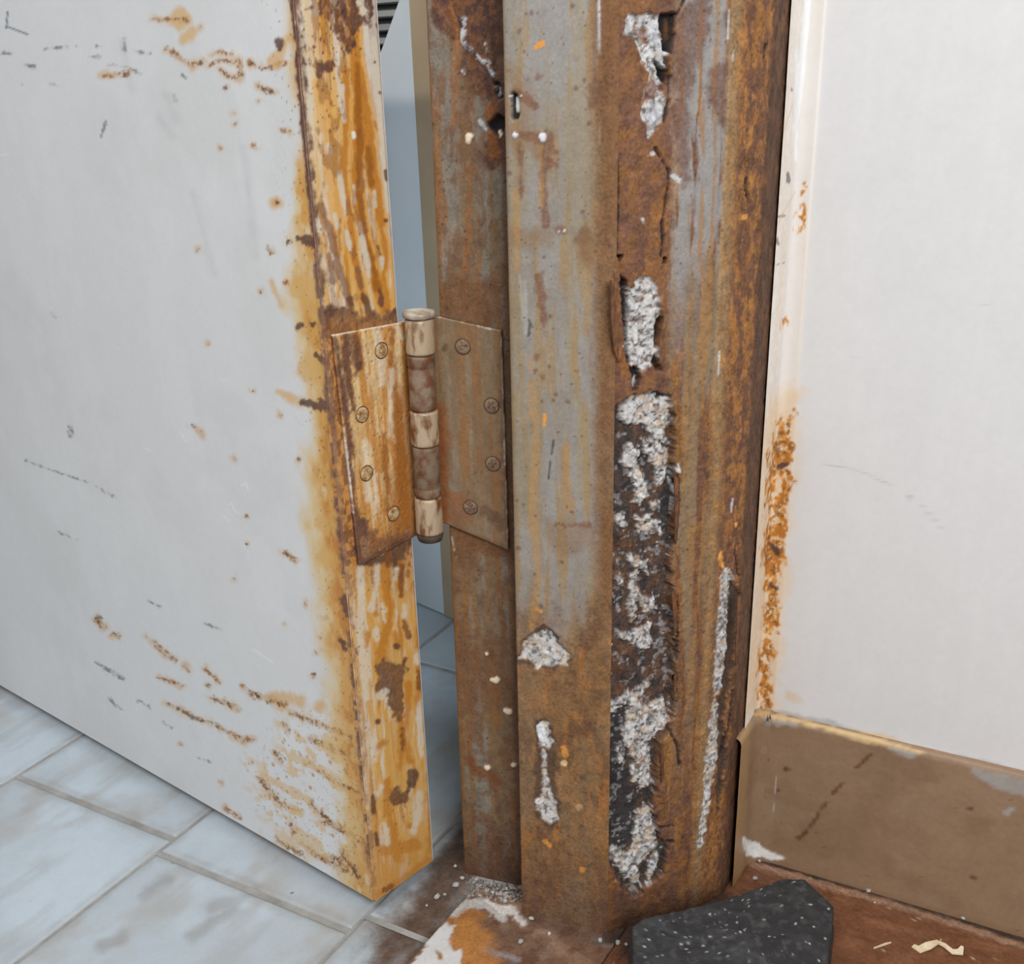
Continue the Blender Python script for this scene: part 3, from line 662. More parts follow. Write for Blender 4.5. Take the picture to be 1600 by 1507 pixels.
ep.lay((208, 160, 84), lowm * sst(0.40, 0.56, ep.n(4, 22, 4, 20)) * 0.75)
ep.lay((190, 124, 42), ep.strokes(lowruns, 5, 4, 4, 3, 70) * 0.85)
ep.lay((196, 138, 64), sst(1260, 1380, Y) * 0.6)
ep.lay((126, 74, 32), ep.strokes([[(627, 885, 4), (626, 930, 4)], [(632, 972, 4), (638, 995, 5)], [(606, 865, 5), (606, 885, 3)], [(612, 1385, 5), (600, 1392, 4)], [(654, 1050, 3), (655, 1075, 3)], [(629, 1140, 3), (629, 1172, 3)]], 5, 2, 3, 2, 80) * 0.85, 0.8, 0.3)
bpatch = ep.polys([[(588, 1042), (600, 1030), (625, 1035), (637, 1020), (635, 1050), (628, 1075), (630, 1110), (626, 1128), (614, 1118), (608, 1100), (600, 1085), (588, 1080)], [(608, 1240), (620, 1230), (632, 1240), (640, 1228), (640, 1250), (634, 1262), (622, 1258), (612, 1258)]], 3, 8, 3, 82)
ep.lay((112, 76, 48), bpatch * 0.92, 0.85, 0.4)
ep.lay((96, 66, 48), ep.strokes([[(645, 1210, 9), (643, 1224, 8)], [(560, 1018, 5)], [(590, 1128, 5)], [(588, 1305, 4), (590, 1320, 3)], [(620, 1010, 5)], [(584, 1270, 4), (583, 1245, 4)]], 5, 2, 2, 2, 84) * 0.9, 0.85, 0.4)
ep.lay((214, 206, 188), ep.strokes([[(563, 890, 6), (565, 940, 6), (562, 990, 5), (568, 1050, 6), (572, 1090, 6)], [(590, 885, 5), (588, 920, 3), (580, 950, 6)], [(620, 890, 3), (618, 905, 4)], [(598, 945, 3), (601, 970, 2)], [(586, 985, 5), (588, 1000, 4)], [(631, 945, 3), (632, 965, 3)], [(656, 1125, 5), (656, 1165, 4), (660, 1180, 3)], [(651, 1025, 4), (652, 1035, 4)], [(585, 1160, 5), (582, 1190, 4)], [(596, 1230, 5), (590, 1242, 4)], [(655, 1240, 5), (653, 1280, 6), (645, 1300, 5)], [(602, 1290, 5), (604, 1320, 4)], [(594, 1088, 7), (603, 1080, 4)], [(648, 860, 4), (650, 900, 4), (655, 950, 3)]], 4, 3, 3, 3, 90) * 0.75)
ep.lay((110, 76, 54), ep.specks(2.2, 0.15, 0.5, 0.18, 7) * 0.8 * sst(0.9, 0.5, xe), 0.8)
ep.lay((90, 60, 44), ep.strokes([[(588, 38, 2), (594, 48, 2)], [(594, 145, 3)], [(603, 268, 3), (604, 280, 3)], [(603, 345, 3)], [(614, 360, 4), (615, 370, 3)], [(586, 97, 2)]], 2, 1.3, 2, 2, 95) * 0.85)
ep.lay((226, 222, 212), ep.strokes([[(552, 208, 3), (553, 214, 3)]], 3, 1.2, 1, 2, 96))
ep.lay(DRUST, sst(0.10, 0.02, xe + 0.16 * (ep.n(2.4, 3.4, 4, 9) - 0.42)) * sst(1000, 420, Y) * 0.9, 0.85, 0.35)
ep.lay((128, 92, 72), sst(0.07, 0.0, xe + 0.16 * (ep.n(2.4, 4, 4, 10) - 0.45)) * 0.7, 0.8, 0.3)
ep.lay((150, 96, 44), sst(0.975, 0.995, xe) * 0.6)
ep.D += 0.5 * (darkp + hb + bpatch) * (ep.n(1.6, 1.6, 4, 14) - 0.35) - 0.5 * sst(0.03, 0, xe) - 0.5 * sst(0.98, 1, xe) + 0.15 * (ep.n(8, 14, 3, 15) - 0.5)
ep.C = np.clip(ep.C * 1.06, 0, 0.8)
back = Patch(sheet([dF, dF + dd * DLEN], np.array([DG, TOPZ]), lean), WHITE, 0.4, 0.03, 3)
end = Patch(sheet([dF + dd * DLEN, dN + dd * DLEN], np.array([DG, TOPZ]), lean), WHITE, 0.4, 0.03, 3)
bot = np.array([[dN, dN + dd * DLEN], [dF, dF + dd * DLEN]]); bot[:, :, 2] = DG; bot = bot + lean * DG
bott = Patch(bot, (120, 84, 54), 0.8, 0.3, 3)
topp = Patch(bot[::-1] + np.array([0, 0, TOPZ - DG]) + lean * (TOPZ - DG), WHITE, 0.4, 0.03, 3)
door = empty('door_1', dN)
tag(door, 'white painted metal door, rust bleeding along its hinge edge', 'door', kind='structure')
patch_mesh('door_leaf', [fp, ep, back, end, bott, topp], surface_mat('door_paint', 0.4, 700, spec=0.5), parent=door)

# ================================================================== DOOR FRAME
frame = empty('door_frame', A1)
tag(frame, 'corroded pressed-steel door frame with grey paint, rust and exposed mortar', 'door frame', kind='structure')
MF = surface_mat('rusted_steel_paint', 0.55, 800, spec=0.35)
ad_ = unit((A1 - A0) * [1, 1, 0]); an = np.array([ad_[1], -ad_[0], 0.0])
if an[1] > 0: an = -an
# --- rebate face that carries the hinge
apl = fillet([A0 + e1 * 0.030 , A0, A1 + ad_ * 0.022], [0, 0.0012, 0], 5)
na = resample(apl[1:], STEP)
apl2 = np.concatenate([apl[:1], na])
ap = Patch(sheet(apl2, rows(0.0, 0.455, 0.0006, TOPZ)), (118, 98, 74), 0.62, 0.28, 51)
Y, X = ap.Y, ap.X
ap.S = ap.S + 3.0 * (ap.n(6, 16, 3, 99) - 0.5)
xa = lambda x0: X - (x0 + (898 - x0) * Y / 5235.0)
ap.lay((122, 116, 106), sst(0.45, 0.65, ap.n(5, 70, 4, 1)) * 0.85)
ap.lay((130, 90, 48), sst(0.50, 0.68, ap.n(3, 50, 4, 2)) * 0.75)
ap.lay((112, 78, 52), sst(0.52, 0.66, ap.n(5, 12, 4, 3)) * 0.7)
ap.lay((98, 72, 58), sst(0.55, 0.68, ap.n(3, 4, 4, 4)) * 0.5)
dk = ap.poly([(672, -60), (790, -60), (790, 262), (768, 255), (752, 160), (735, 120), (718, 62), (690, 45), (672, 40)], 10, 22, 6, 5)
ap.lay((106, 68, 44), dk * 0.9, 0.8, 0.5)
ap.lay((80, 56, 50), dk * sst(0.44, 0.58, ap.n(2.6, 3.4, 4, 6)) * 0.9, 0.85, 0.5)
ap.lay((142, 88, 40), ap.strokes([[(706, 0, 4), (716, 60, 5), (712, 100, 6), (708, 200, 4)], [(765, 170, 8), (772, 240, 10)], [(672, 110, 3), (678, 200, 3), (684, 400, 3)], [(735, 260, 4), (728, 420, 4)]], 4, 4, 4, 3, 7) * 0.6)
ap.lay((108, 72, 44), ap.poly([(680, 440), (790, 420), (792, 520), (740, 505), (690, 500)], 18, 18, 5, 8) * 0.75, 0.75, 0.4)
ap.lay((112, 74, 46), ap.poly([(700, 820), (800, 830), (800, 880), (760, 868), (712, 850)], 8, 12, 4, 9) * 0.85, 0.75, 0.45)
ap.lay((108, 72, 46), ap.poly([(712, 1010), (812, 980), (812, 1130), (760, 1100), (722, 1110)], 22, 22, 6, 10) * 0.55)
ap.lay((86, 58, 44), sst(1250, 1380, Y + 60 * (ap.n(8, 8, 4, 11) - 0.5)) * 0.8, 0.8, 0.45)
ap.lay((112, 66, 34), ap.strokes([[(752, 1205, 8), (775, 1222, 10)], [(735, 1190), (745, 1205)]], 8, 6, 5, 3, 12) * 0.8)
ap.lay((118, 82, 46), sst(6, 1, np.abs(xa(664) - 4)) * sst(0.35, 0.55, ap.n(2, 40, 3, 13)) * 0.8)
ap.lay((70, 52, 44), sst(10, 0, xa(783) * -1 + 6 * (ap.n(3, 10, 3, 14) - 0.5)) * 0.6, 0.8, 0.4)
ap.lay((64, 46, 40), ap.specks(2.6, 0.15, 0.55, 0.25, 15) * 0.75)
ap.lay((170, 110, 56), ap.specks(5, 0.15, 0.4, 0.2, 16) * 0.7)
hol = ap.strokes([[(770, 196, 8), (779, 190, 11), (779, 205, 8)], [(776, 130, 4), (781, 150, 4)]], 6, 1.5, 3, 2, 17)
ap.lay((34, 32, 33), hol, 0.9, 0.3)
crk = ap.strokes([[(724, 28, 3), (727, 38, 4)], [(724, 48, 3), (723, 62, 3), (730, 72, 4), (740, 82, 2), (750, 92, 3), (762, 98, 4), (766, 108, 4), (772, 118, 3)], [(757, 68, 1.5), (762, 82, 1.5)], [(776, 135, 4), (778, 148, 3)], [(750, 190, 3), (760, 202, 3)], [(720, 110, 2), (725, 118, 2)], [(710, 92, 1.5)]], 3, 1.4, 3, 1.8, 18)
ap.lay((178, 180, 184), crk * sst(0.35, 0.5, ap.n(1.2, 1.2, 3, 19)), 0.6, 0.3)
ap.lay((52, 44, 42), ap.strokes([[(707, 0), (712, 20), (718, 30), (721, 40)], [(728, 70), (745, 85)], [(750, 98), (770, 122), (777, 135)]], 1.6, 1, 2, 2, 20) * 0.8)
fleck = [[(733, 214, 6), (732, 220, 4)], [(776, 1063, 5), (769, 1062, 3)], [(762, 1200, 4), (760, 1199, 3)], [(795, 1112, 5), (790, 1110, 4)], [(803, 1195, 4)], [(761, 1022, 3)], [(778, 207, 3), (781, 212, 3)]]
ap.lay((222, 206, 182), ap.strokes(fleck, 4, 1.2, 1.5, 2, 21), 0.6, 0.15)
ap.lay((190, 178, 160), ap.strokes([[(784, 530), (787, 700), (792, 850)], [(706, 840, 1.5), (710, 860, 1)]], 0.9, 1, 1.2, 2, 22) * 0.7)
ap.D += 0.9 * dk * (ap.n(2.2, 2.8, 4, 25) - 0.45) - 2.6 * hol + 0.25 * (ap.n(3, 5, 4, 26) - 0.5) + 0.8 * ap.strokes(fleck, 4, 2) + 0.5 * crk
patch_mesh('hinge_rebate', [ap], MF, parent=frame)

# --- stop face, painted grey, rounded at the near corner
bd_ = unit((B1 - B0) * [1, 1, 0]); ed_ = unit((CR - B1) * [1, 1, 0])
bpl2 = resample(fillet([B0 + e1 * 0.030, B0, B1, B1 + ed_ * 0.0020], [0, 0.0010, 0.0019, 0], 7), STEP)
bq = Patch(sheet(bpl2, rows(0.0, 0.455, 0.0006, TOPZ)), GREY, 0.52, 0.16, 61)
X, Y = bq.X, bq.Y
bq.S = bq.S + 3.0 * (bq.n(6, 18, 3, 99) - 0.5)
xb = lambda x0: X - (x0 + (898 - x0) * Y / 5235.0)
nv = bq.n(5, 60, 4, 1)
bq.lay((152, 140, 118), sst(0.46, 0.62, nv) * 0.75)
bq.lay((158, 128, 78), sst(0.54, 0.66, bq.n(2.6, 40, 4, 2)) * 0.65)
bq.lay((136, 126, 108), sst(60, 0, xb(783) + 40 * (bq.n(8, 30, 3, 3) - 0.5)) * sst(900, 700, Y) * 0.55)
bq.lay((124, 92, 56), sst(10, 2, xb(783) + 6 * (bq.n(3, 20, 3, 4) - 0.5)) * 0.55)
bq.lay((132, 94, 50), sst(905, 935, xb(0) * 0 + X - (0.008 * Y) + 16 * (bq.n(3, 12, 4, 5) - 0.5) - 4) * 0.9, 0.7, 0.35)
bq.lay((112, 74, 46), sst(918, 950, X + 14 * (bq.n(2.5, 7, 4, 6) - 0.5)) * 0.75, 0.75, 0.4)
bq.lay((196, 202, 208), sst(3.5, 0.5, np.abs(X - 936 - 0.004 * Y)) * sst(0.45, 0.62, bq.n(3, 25, 3, 7)) * sst(330, 250, Y) * 0.8)  # painted highlight down the rounded near corner
bq.lay((108, 76, 58), bq.strokes([[(930, 115, 4), (928, 150, 10), (926, 165, 6)], [(915, 350, 6), (912, 375, 12), (914, 395, 8)]], 6, 6, 9, 3, 8) * 0.7)
# brown film over the lower half
lowb = sst(900, 1060, Y + 150 * (bq.n(10, 40, 4, 9) - 0.5) + 0.25 * np.abs(X - 865))
bq.lay((128, 92, 54), lowb * 0.95, 0.68, 0.4)
bq.lay((108, 74, 50), lowb * sst(0.46, 0.62, bq.n(5, 9, 4, 10)) * 0.8, 0.75, 0.45)
bq.lay((156, 104, 52), lowb * sst(0.55, 0.68, bq.n(4, 14, 4, 11)) * 0.7)
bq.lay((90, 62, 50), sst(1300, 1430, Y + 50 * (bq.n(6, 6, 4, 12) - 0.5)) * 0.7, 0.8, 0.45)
bq.lay((130, 112, 88), (0.08 + 0.28 * sst(0.40, 0.65, bq.n(12, 40, 4, 41))) * sst(0, 300, Y))
# patches and runs on the grey paint
bq.lay((134, 100, 66), bq.polys([[(790, 100), (835, 130), (842, 200), (870, 240), (860, 255), (840, 240), (800, 240), (788, 230)], [(795, 350), (870, 360), (865, 385), (830, 395), (795, 380)], [(905, 360), (935, 370), (925, 420), (905, 410)], [(850, 810), (930, 815), (930, 850), (870, 890), (860, 850)]], 14, 18, 6, 13) * 0.5)
bq.lay((118, 76, 54), bq.strokes([[(800, 145, 6), (815, 150, 8), (835, 165, 6)], [(800, 205, 4), (825, 215, 8), (855, 215, 9), (862, 235, 5)], [(812, 225, 4), (814, 280, 4), (815, 312, 1)], [(848, 220, 4), (850, 330, 4), (852, 355, 6)], [(876, 356, 7), (882, 360, 5)], [(812, 48, 3)], [(840, 120, 4)], [(842, 430, 7), (848, 480, 7), (850, 520, 3)], [(838, 560, 5)], [(848, 590, 4)], [(832, 675, 3)], [(855, 252, 4), (870, 258, 3)], [(795, 110, 4)], [(874, 160, 2)], [(838, 1005, 4)], [(870, 820, 3), (920, 822, 3)]], 5, 3, 6, 2.5, 14) * 0.7, 0.75, 0.35)
bq.lay((174, 132, 76), bq.strokes([[(845, 230, 3), (846, 320, 4)], [(828, 560, 3), (838, 640, 4), (835, 720, 6), (832, 800, 7), (842, 900, 6), (830, 980, 5)], [(852, 650, 2.5), (850, 665, 2)], [(885, 700, 4), (890, 800, 4)], [(830, 600, 6), (832, 650, 5)], [(805, 300, 3), (808, 420, 3)]], 4, 4, 3, 4, 15) * 0.55)
bq.lay((222, 150, 60), bq.strokes([[(838, 74, 4), (847, 68, 5)], [(852, 650, 2.5), (850, 665, 2)]], 3, 1.3, 2, 1.6, 16) * 0.95)
bq.lay((176, 176, 174), bq.strokes([[(820, 440, 2), (822, 520, 3)], [(812, 430, 2), (818, 500, 2)]], 2, 3, 2, 4, 17) * 0.5)
bq.lay((64, 66, 70), bq.strokes([[(865, 688), (862, 710)], [(860, 722), (857, 748)], [(828, 503), (826, 525)], [(826, 500), (832, 512)]], 1.6, 1.2, 1, 2, 18) * 0.85)
bq.lay((58, 44, 40), bq.specks(2.6, 0.12, 0.4, 0.16, 19) * 0.7)
bq.lay((96, 66, 50), bq.specks(4, 0.3, 1.1, 0.12, 20) * 0.6)
# broken-out holes with mortar showing
hA = bq.strokes([[(803, 150, 5), (805, 165, 6), (804, 182, 6)]], 5, 1.5, 2, 2, 21)
cA = bq.polys([[(812, 1030), (818, 1005), (835, 990), (848, 983), (862, 990), (876, 1010), (890, 1026), (886, 1038), (860, 1040), (840, 1044), (826, 1032), (805, 1028)], [(841, 1130), (857, 1128), (858, 1150), (866, 1162), (860, 1168), (842, 1168)], [(846, 1168), (853, 1170), (856, 1215), (862, 1235), (870, 1262), (872, 1282), (860, 1290), (845, 1276), (840, 1262), (846, 1240), (848, 1210)]], 1.8, 5, 2.2, 22)
bq.lay((74, 54, 46), np.clip(bq.polys([[(804, 1034), (815, 1000), (848, 978), (868, 988), (896, 1030), (860, 1050)], [(836, 1122), (860, 1122), (868, 1165), (876, 1285), (860, 1298), (836, 1275)]], 3, 8, 3, 23) - cA, 0, 1) * 0.75, 0.85, 0.45)
bq.lay((36, 34, 35), hA, 0.9)
cn = bq.n(1.5, 1.5, 4, 24)
bq.lay((194, 194, 194), cA, 0.9, 0.3)
bq.lay((200, 176, 146), cA * sst(0.52, 0.62, bq.n(3, 3, 3, 25)) * 0.6)
bq.lay((140, 136, 132), cA * sst(0.52, 0.62, cn) * 0.7)
bq.lay((70, 60, 54), cA * sst(0.64, 0.70, cn) * 0.6)
bq.lay((60, 54, 50), bq.strokes([[(840, 983), (850, 978), (862, 986), (872, 998)], [(838, 1128), (840, 1140)]], 2.4, 1.4, 2, 2, 26) * 0.9)
fk = [[(807, 153, 3), (808, 172, 4)], [(848, 213, 6), (849, 217, 5)], [(805, 211, 4)], [(873, 362, 2)], [(882, 361, 2)], [(843, 1137, 5), (850, 1160, 6)], [(842, 1253, 6)], [(797, 150, 2)], [(814, 150, 2)]]
bq.lay((214, 216, 220), bq.strokes(fk, 4, 1.3, 1.5, 1.5, 27), 0.6, 0.15)
bq.lay((208, 140, 66), bq.strokes([[(880, 1168, 4), (884, 1180, 5)], [(852, 1315, 4), (860, 1322, 3)], [(910, 1360, 5)], [(838, 952, 2), (846, 956, 2)]], 3, 1.6, 2.5, 1.5, 28) * 0.85)
bq.lay((222, 190, 140), bq.strokes([[(881, 1193, 5)], [(905, 1262, 5)]], 3, 1.6, 1.5, 1.5, 29) * np.where(Y > 1230, 0.35, 1.0))
bq.D += -2.2 * hA - 1.6 * cA + cA * 1.4 * (bq.n(1.8, 1.8, 4, 30) - 0.3) + 0.12 * (bq.n(4, 10, 3, 31) - 0.5) + lowb * 0.25 * (bq.n(1.6, 1.6, 4, 32) - 0.5) + 0.6 * bq.strokes(fk, 3, 2)
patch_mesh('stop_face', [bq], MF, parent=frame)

# --- outer face: split by corrosion, mortar fill exposed behind it
ep0 = B1 + ed_ * 0.0010 + np.array([-ed_[1], ed_[0], 0]) * 0.0006
epl = resample(fillet([ep0, CR, D1, D1 + e1 * 0.018], [0, 0.006, 0.004, 0], 8), STEP * 0.92)
cq = Patch(sheet(epl, rows(0.0, 0.455, 0.00052, TOPZ)), (124, 84, 52), 0.70, 0.42, 71)
X, Y = cq.X, cq.Y
cq.S = cq.S + 2.5 * (cq.n(6, 16, 3, 99) - 0.5)
xc = lambda x0: X - (x0 + (898 - x0) * Y / 5235.0)
cq.lay((138, 92, 48), sst(0.48, 0.64, cq.n(7, 24, 4, 1)) * 0.8)
cq.lay((108, 74, 58), sst(0.46, 0.62, cq.n(4, 8, 4, 2)) * 0.8)
cq.lay((96, 66, 56), sst(0.54, 0.66, cq.n(2.4, 3.6, 4, 3)) * 0.7)
# grey paint still on the right of the face
gp = np.clip(sst(1048, 1070, X + 0.02 * Y + 26 * (cq.n(4, 16, 4, 4) - 0.5)) * sst(12, -4, xc(1142) + 8 * (cq.n(3, 20, 3, 5) - 0.5)), 0, 1)
gk = sst(0.36, 0.48, cq.n(4, 34, 4, 6) + 0.08) * sst(640, 300, Y + 200 * (cq.n(8, 30, 3, 7) - 0.5))
cq.lay((142, 140, 138), gp * gk * 0.95, 0.5, 0.2)
cq.lay((134, 116, 90), gp * sst(300, 560, Y) * sst(1350, 900, Y) * sst(0.35, 0.6, cq.n(4, 60, 4, 8)) * 0.8, 0.6, 0.25)
cq.lay((150, 108, 58), gp * sst(0.5, 0.64, cq.n(2.5, 50, 4, 9)) * 0.65)
cq.lay((104, 70, 56), cq.polys([[(1100, 110), (1140, 90), (1148, 130), (1135, 200), (1120, 195)], [(1060, 0), (1115, -10), (1108, 50), (1090, 90), (1075, 160), (1085, 280), (1070, 300), (1052, 200)], [(1130, 20), (1145, 15), (1150, 60), (1140, 60)]], 6, 14, 5, 10) * 0.7, 0.8, 0.45)
# rounded right-hand edge: ochre streaks
rr = sst(-6, 6, xc(1148))
cq.lay((146, 118, 82), rr * sst(24, 4, xc(1148)) * 0.85)
cq.lay((146, 100, 54), rr * sst(0.40, 0.56, cq.n(3.0, 12, 4, 11)) * sst(10, 24, xc(1148)) * 0.9)
cq.lay((100, 70, 54), rr * sst(0.48, 0.60, cq.n(2.6, 6, 4, 12)) * sst(8, 26, xc(1148)) * 0.85, 0.8, 0.5)
cq.lay((172, 118, 58), rr * sst(0.58, 0.70, cq.n(2.2, 7, 4, 13)) * 0.5)
cq.lay((196, 200, 204), cq.strokes([[(1124, 550), (1122, 585)], [(1146, 80), (1144, 95)], [(1145, 780), (1142, 800)], [(1140, 15), (1138, 60)]], 1.5, 1.2, 1, 2, 14) * 0.7)
cq.lay((160, 132, 92), sst(4, 1, np.abs(xc(1146))) * sst(700, 500, Y) * 0.6)
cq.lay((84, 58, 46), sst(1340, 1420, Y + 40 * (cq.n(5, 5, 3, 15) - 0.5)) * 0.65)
# left margin
cq.lay((128, 86, 44), sst(966, 952, X + 0.003 * Y) * 0.75)
# eroded channel
chan = cq.polys([[(962, 640), (985, 620), (1020, 612), (1048, 620), (1052, 660), (1050, 720), (1056, 760), (1052, 830), (1045, 870), (1052, 940), (1055, 1000), (1052, 1070), (1056, 1090), (1050, 1110), (1048, 1145), (1032, 1160), (1030, 1200), (1022, 1240), (1024, 1280), (1034, 1310), (1046, 1330), (1035, 1370), (1015, 1385), (990, 1405), (970, 1390), (952, 1345), (948, 1310), (950, 1200), (953, 1000), (954, 760)]], 2.5, 8, 3.2, 16)
cq.lay((74, 60, 54), chan * 0.95, 0.85, 0.6)
cq.lay((98, 70, 50), chan * sst(0.46, 0.58, cq.n(4, 7, 4, 17)) * 0.85)
cq.lay((54, 52, 52), chan * sst(0.52, 0.62, cq.n(3, 5, 4, 18)) * 0.85)
cq.lay((50, 49, 50), chan * cq.polys([[(950, 1110), (985, 1100), (985, 1180), (990, 1230), (1000, 1280), (990, 1330), (975, 1345), (950, 1320)], [(955, 640), (980, 640), (968, 720), (960, 780), (953, 740)], [(1040, 740), (1056, 750), (1050, 860), (1036, 850)]], 5, 9, 4, 19) * 0.9, 0.8, 0.5)
up = cq.polys([[(975, 30), (990, 22), (1020, 18), (1030, 28), (1036, 70), (1045, 80), (1040, 100), (1034, 125), (1040, 155), (1036, 190), (1022, 205), (1013, 218), (1012, 200), (1004, 178), (1006, 140), (1018, 112), (1002, 95), (990, 55), (976, 52)],
               [(976, 450), (990, 452), (1000, 434), (1016, 434), (1026, 450), (1034, 485), (1030, 515), (1024, 560), (1010, 578), (992, 582), (984, 560), (978, 540), (980, 500), (982, 470)]], 2, 6, 2.4, 20)
dkh = cq.polys([[(1033, 22), (1058, 20), (1054, 60), (1050, 84), (1038, 78), (1034, 50)], [(968, 430), (980, 440), (984, 480), (982, 545), (990, 590), (978, 560), (972, 480)], [(1024, 555), (1034, 580), (1022, 578)], [(1032, 485), (1036, 500), (1026, 545), (1024, 530)], [(990, 575), (1002, 578), (998, 612), (988, 612)], [(1025, 92), (1042, 110), (1044, 135), (1034, 125)], [(962, 395), (972, 400), (968, 412)], [(1036, 402), (1044, 402), (1042, 412), (1036, 412)]], 1.5, 3, 2, 24)
patches = cq.polys([[(976, 650), (984, 628), (1000, 615), (1018, 612), (1030, 622), (1050, 628), (1048, 660), (1044, 700), (1030, 690), (1010, 668), (990, 665), (976, 668)], [(1008, 690), (1030, 692), (1046, 705), (1044, 740), (1030, 735), (1012, 712)], [(975, 725), (990, 700), (1004, 712), (1000, 740), (985, 735)], [(988, 745), (1004, 735), (1015, 760), (1018, 780), (1000, 790), (992, 788), (996, 765)], [(1028, 740), (1046, 735), (1044, 755), (1026, 765)], [(998, 815), (1015, 808), (1038, 820), (1036, 838), (1018, 842), (1004, 838)], [(1018, 790), (1034, 788), (1035, 805), (1020, 806)], [(966, 812), (980, 808), (981, 824), (968, 828)],
                    [(988, 900), (1000, 895), (1000, 970), (990, 975), (986, 950)], [(968, 990), (985, 992), (1020, 980), (1022, 1015), (1010, 1024), (988, 1008), (970, 1002)], [(1004, 935), (1025, 940), (1030, 955), (1012, 962)], [(968, 905), (980, 908), (978, 922), (968, 918)], [(985, 875), (1015, 880), (1018, 905), (998, 890)],
                    [(990, 1095), (1000, 1085), (1018, 1062), (1020, 1075), (1004, 1095), (1012, 1112), (1035, 1100), (1045, 1092), (1048, 1140), (1030, 1150), (1018, 1165), (1020, 1210), (1025, 1230), (1010, 1238), (992, 1225), (992, 1190), (978, 1165), (976, 1150), (982, 1130)], [(1000, 1275), (1022, 1262), (1028, 1300), (1030, 1330), (1018, 1345), (1000, 1360), (1003, 1390), (985, 1385), (960, 1350), (950, 1325), (955, 1330), (985, 1342), (992, 1320), (996, 1300)], [(1022, 1345), (1040, 1335), (1022, 1375), (1012, 1388)], [(970, 1180), (980, 1190), (978, 1200), (970, 1196)], [(950, 1105), (965, 1100), (985, 1085), (985, 1098), (965, 1118), (952, 1116)]], 2, 8, 2.2, 26)
slit = cq.strokes([[(1134, 892, 5), (1136, 905, 8), (1130, 960, 8), (1127, 1010, 9), (1124, 1060, 7), (1117, 1090, 3), (1117, 1150, 9), (1108, 1200, 8), (1104, 1250, 6), (1098, 1290, 4), (1094, 1320, 4)]], 6, 2, 5, 2.4, 40)
slitd = cq.polys([[(1138, 895), (1150, 915), (1158, 930), (1150, 1000), (1148, 1040), (1140, 1080), (1130, 1120), (1136, 1180), (1120, 1280), (1122, 1200), (1120, 1120), (1130, 1070), (1136, 1000)]], 2, 6, 3, 42)
cq.lay((62, 52, 46), slitd * 0.85, 0.85, 0.5)
allc = np.maximum(np.maximum(up, patches * chan), slit)
cn, cn2 = cq.n(1.3, 1.3, 4, 30), cq.n(2.6, 2.6, 4, 31)
cq.lay(CONC, allc * sst(0.24, 0.38, cn2), 0.92, 0.32)
cq.lay(CONCTAN, allc * sst(0.52, 0.62, cq.n(3.4, 3.4, 3, 32)) * 0.7 * (1 - up * 0.8))
cq.lay((146, 144, 143), allc * sst(0.50, 0.60, cn) * 0.75)
cq.lay((66, 62, 60), allc * sst(0.63, 0.69, cn) * 0.7)
cq.lay((118, 72, 46), up * cq.polys([[(995, 40), (1012, 45), (1010, 72), (998, 62)], [(1010, 130), (1024, 118), (1030, 150), (1012, 160)]], 4, 6, 3, 46) * 0.7)
cq.lay((176, 182, 192), up * cq.polys([[(1015, 30), (1028, 35), (1034, 70), (1020, 70)], [(1012, 172), (1034, 160), (1034, 190), (1016, 205)]], 5, 5, 3, 48) * 0.5)
cq.lay((30, 29, 30), dkh, 0.9, 0.3)
cq.lay((206, 208, 210), chan * cq.specks(2.4, 0.12, 0.5, 0.16, 50) * 0.85, 0.7)
cq.lay((150, 150, 152), chan * sst(0.62, 0.68, cn2) * (1 - allc) * 0.6)
# cracks and scaling rims
cks = [[(1070, 0), (1062, 15), (1056, 25)], [(1024, 232), (1034, 250), (1046, 268), (1044, 290), (1038, 330), (1034, 350), (1036, 372), (1034, 400)], [(964, 255), (966, 300), (964, 360), (963, 395)], [(1040, 90), (1046, 120), (1044, 160), (1038, 190)], [(1048, 1145), (1058, 1165), (1062, 1195)], [(1032, 1295), (1050, 1292)], [(1148, 860), (1155, 900)], [(1198, 70), (1194, 90)], [(1166, 280), (1168, 310)], [(1130, 1180), (1140, 1130), (1146, 1080)], [(1058, 740), (1060, 790), (1054, 850)], [(1044, 1316, 3), (1050, 1316, 3)], [(1056, 930), (1058, 990), (1056, 1030)]]
ck = cq.strokes(cks, 1.5, 1.2, 2.5, 2, 54)
cq.lay((40, 34, 33), ck * 0.9, 0.9)
cq.lay((40, 34, 32), sst(3, 0, xc(955) * -1) * 0.0 + sst(5, 1, np.abs(X - 951 - 0.001 * Y)) * chan * 0.8)
cq.lay((190, 192, 194), cq.strokes([[(1020, 240, 4)], [(1004, 342, 2), (1005, 348, 2)], [(1052, 275, 4), (1062, 282, 4)], [(1058, 726, 3), (1060, 735, 3)], [(1050, 750, 2), (1056, 770, 3)], [(1054, 780, 1.5), (1052, 800, 1.5)], [(974, 541, 2)], [(997, 592, 2), (994, 606, 1.5)]], 2, 1.2, 2, 1.5, 58) * 0.85)
cq.lay((222, 158, 76), cq.strokes([[(1162, 340, 4), (1166, 338, 3)], [(1126, 865, 3), (1128, 885, 3)], [(1150, 820, 2)], [(1142, 840, 2)]], 2, 1.3, 3, 1.5, 60) * 0.8)
cq.lay((60, 44, 40), cq.specks(2.4, 0.15, 0.55, 0.26, 62) * 0.6)
cq.lay((176, 116, 62), cq.specks(4.4, 0.15, 0.4, 0.22, 63) * 0.65)
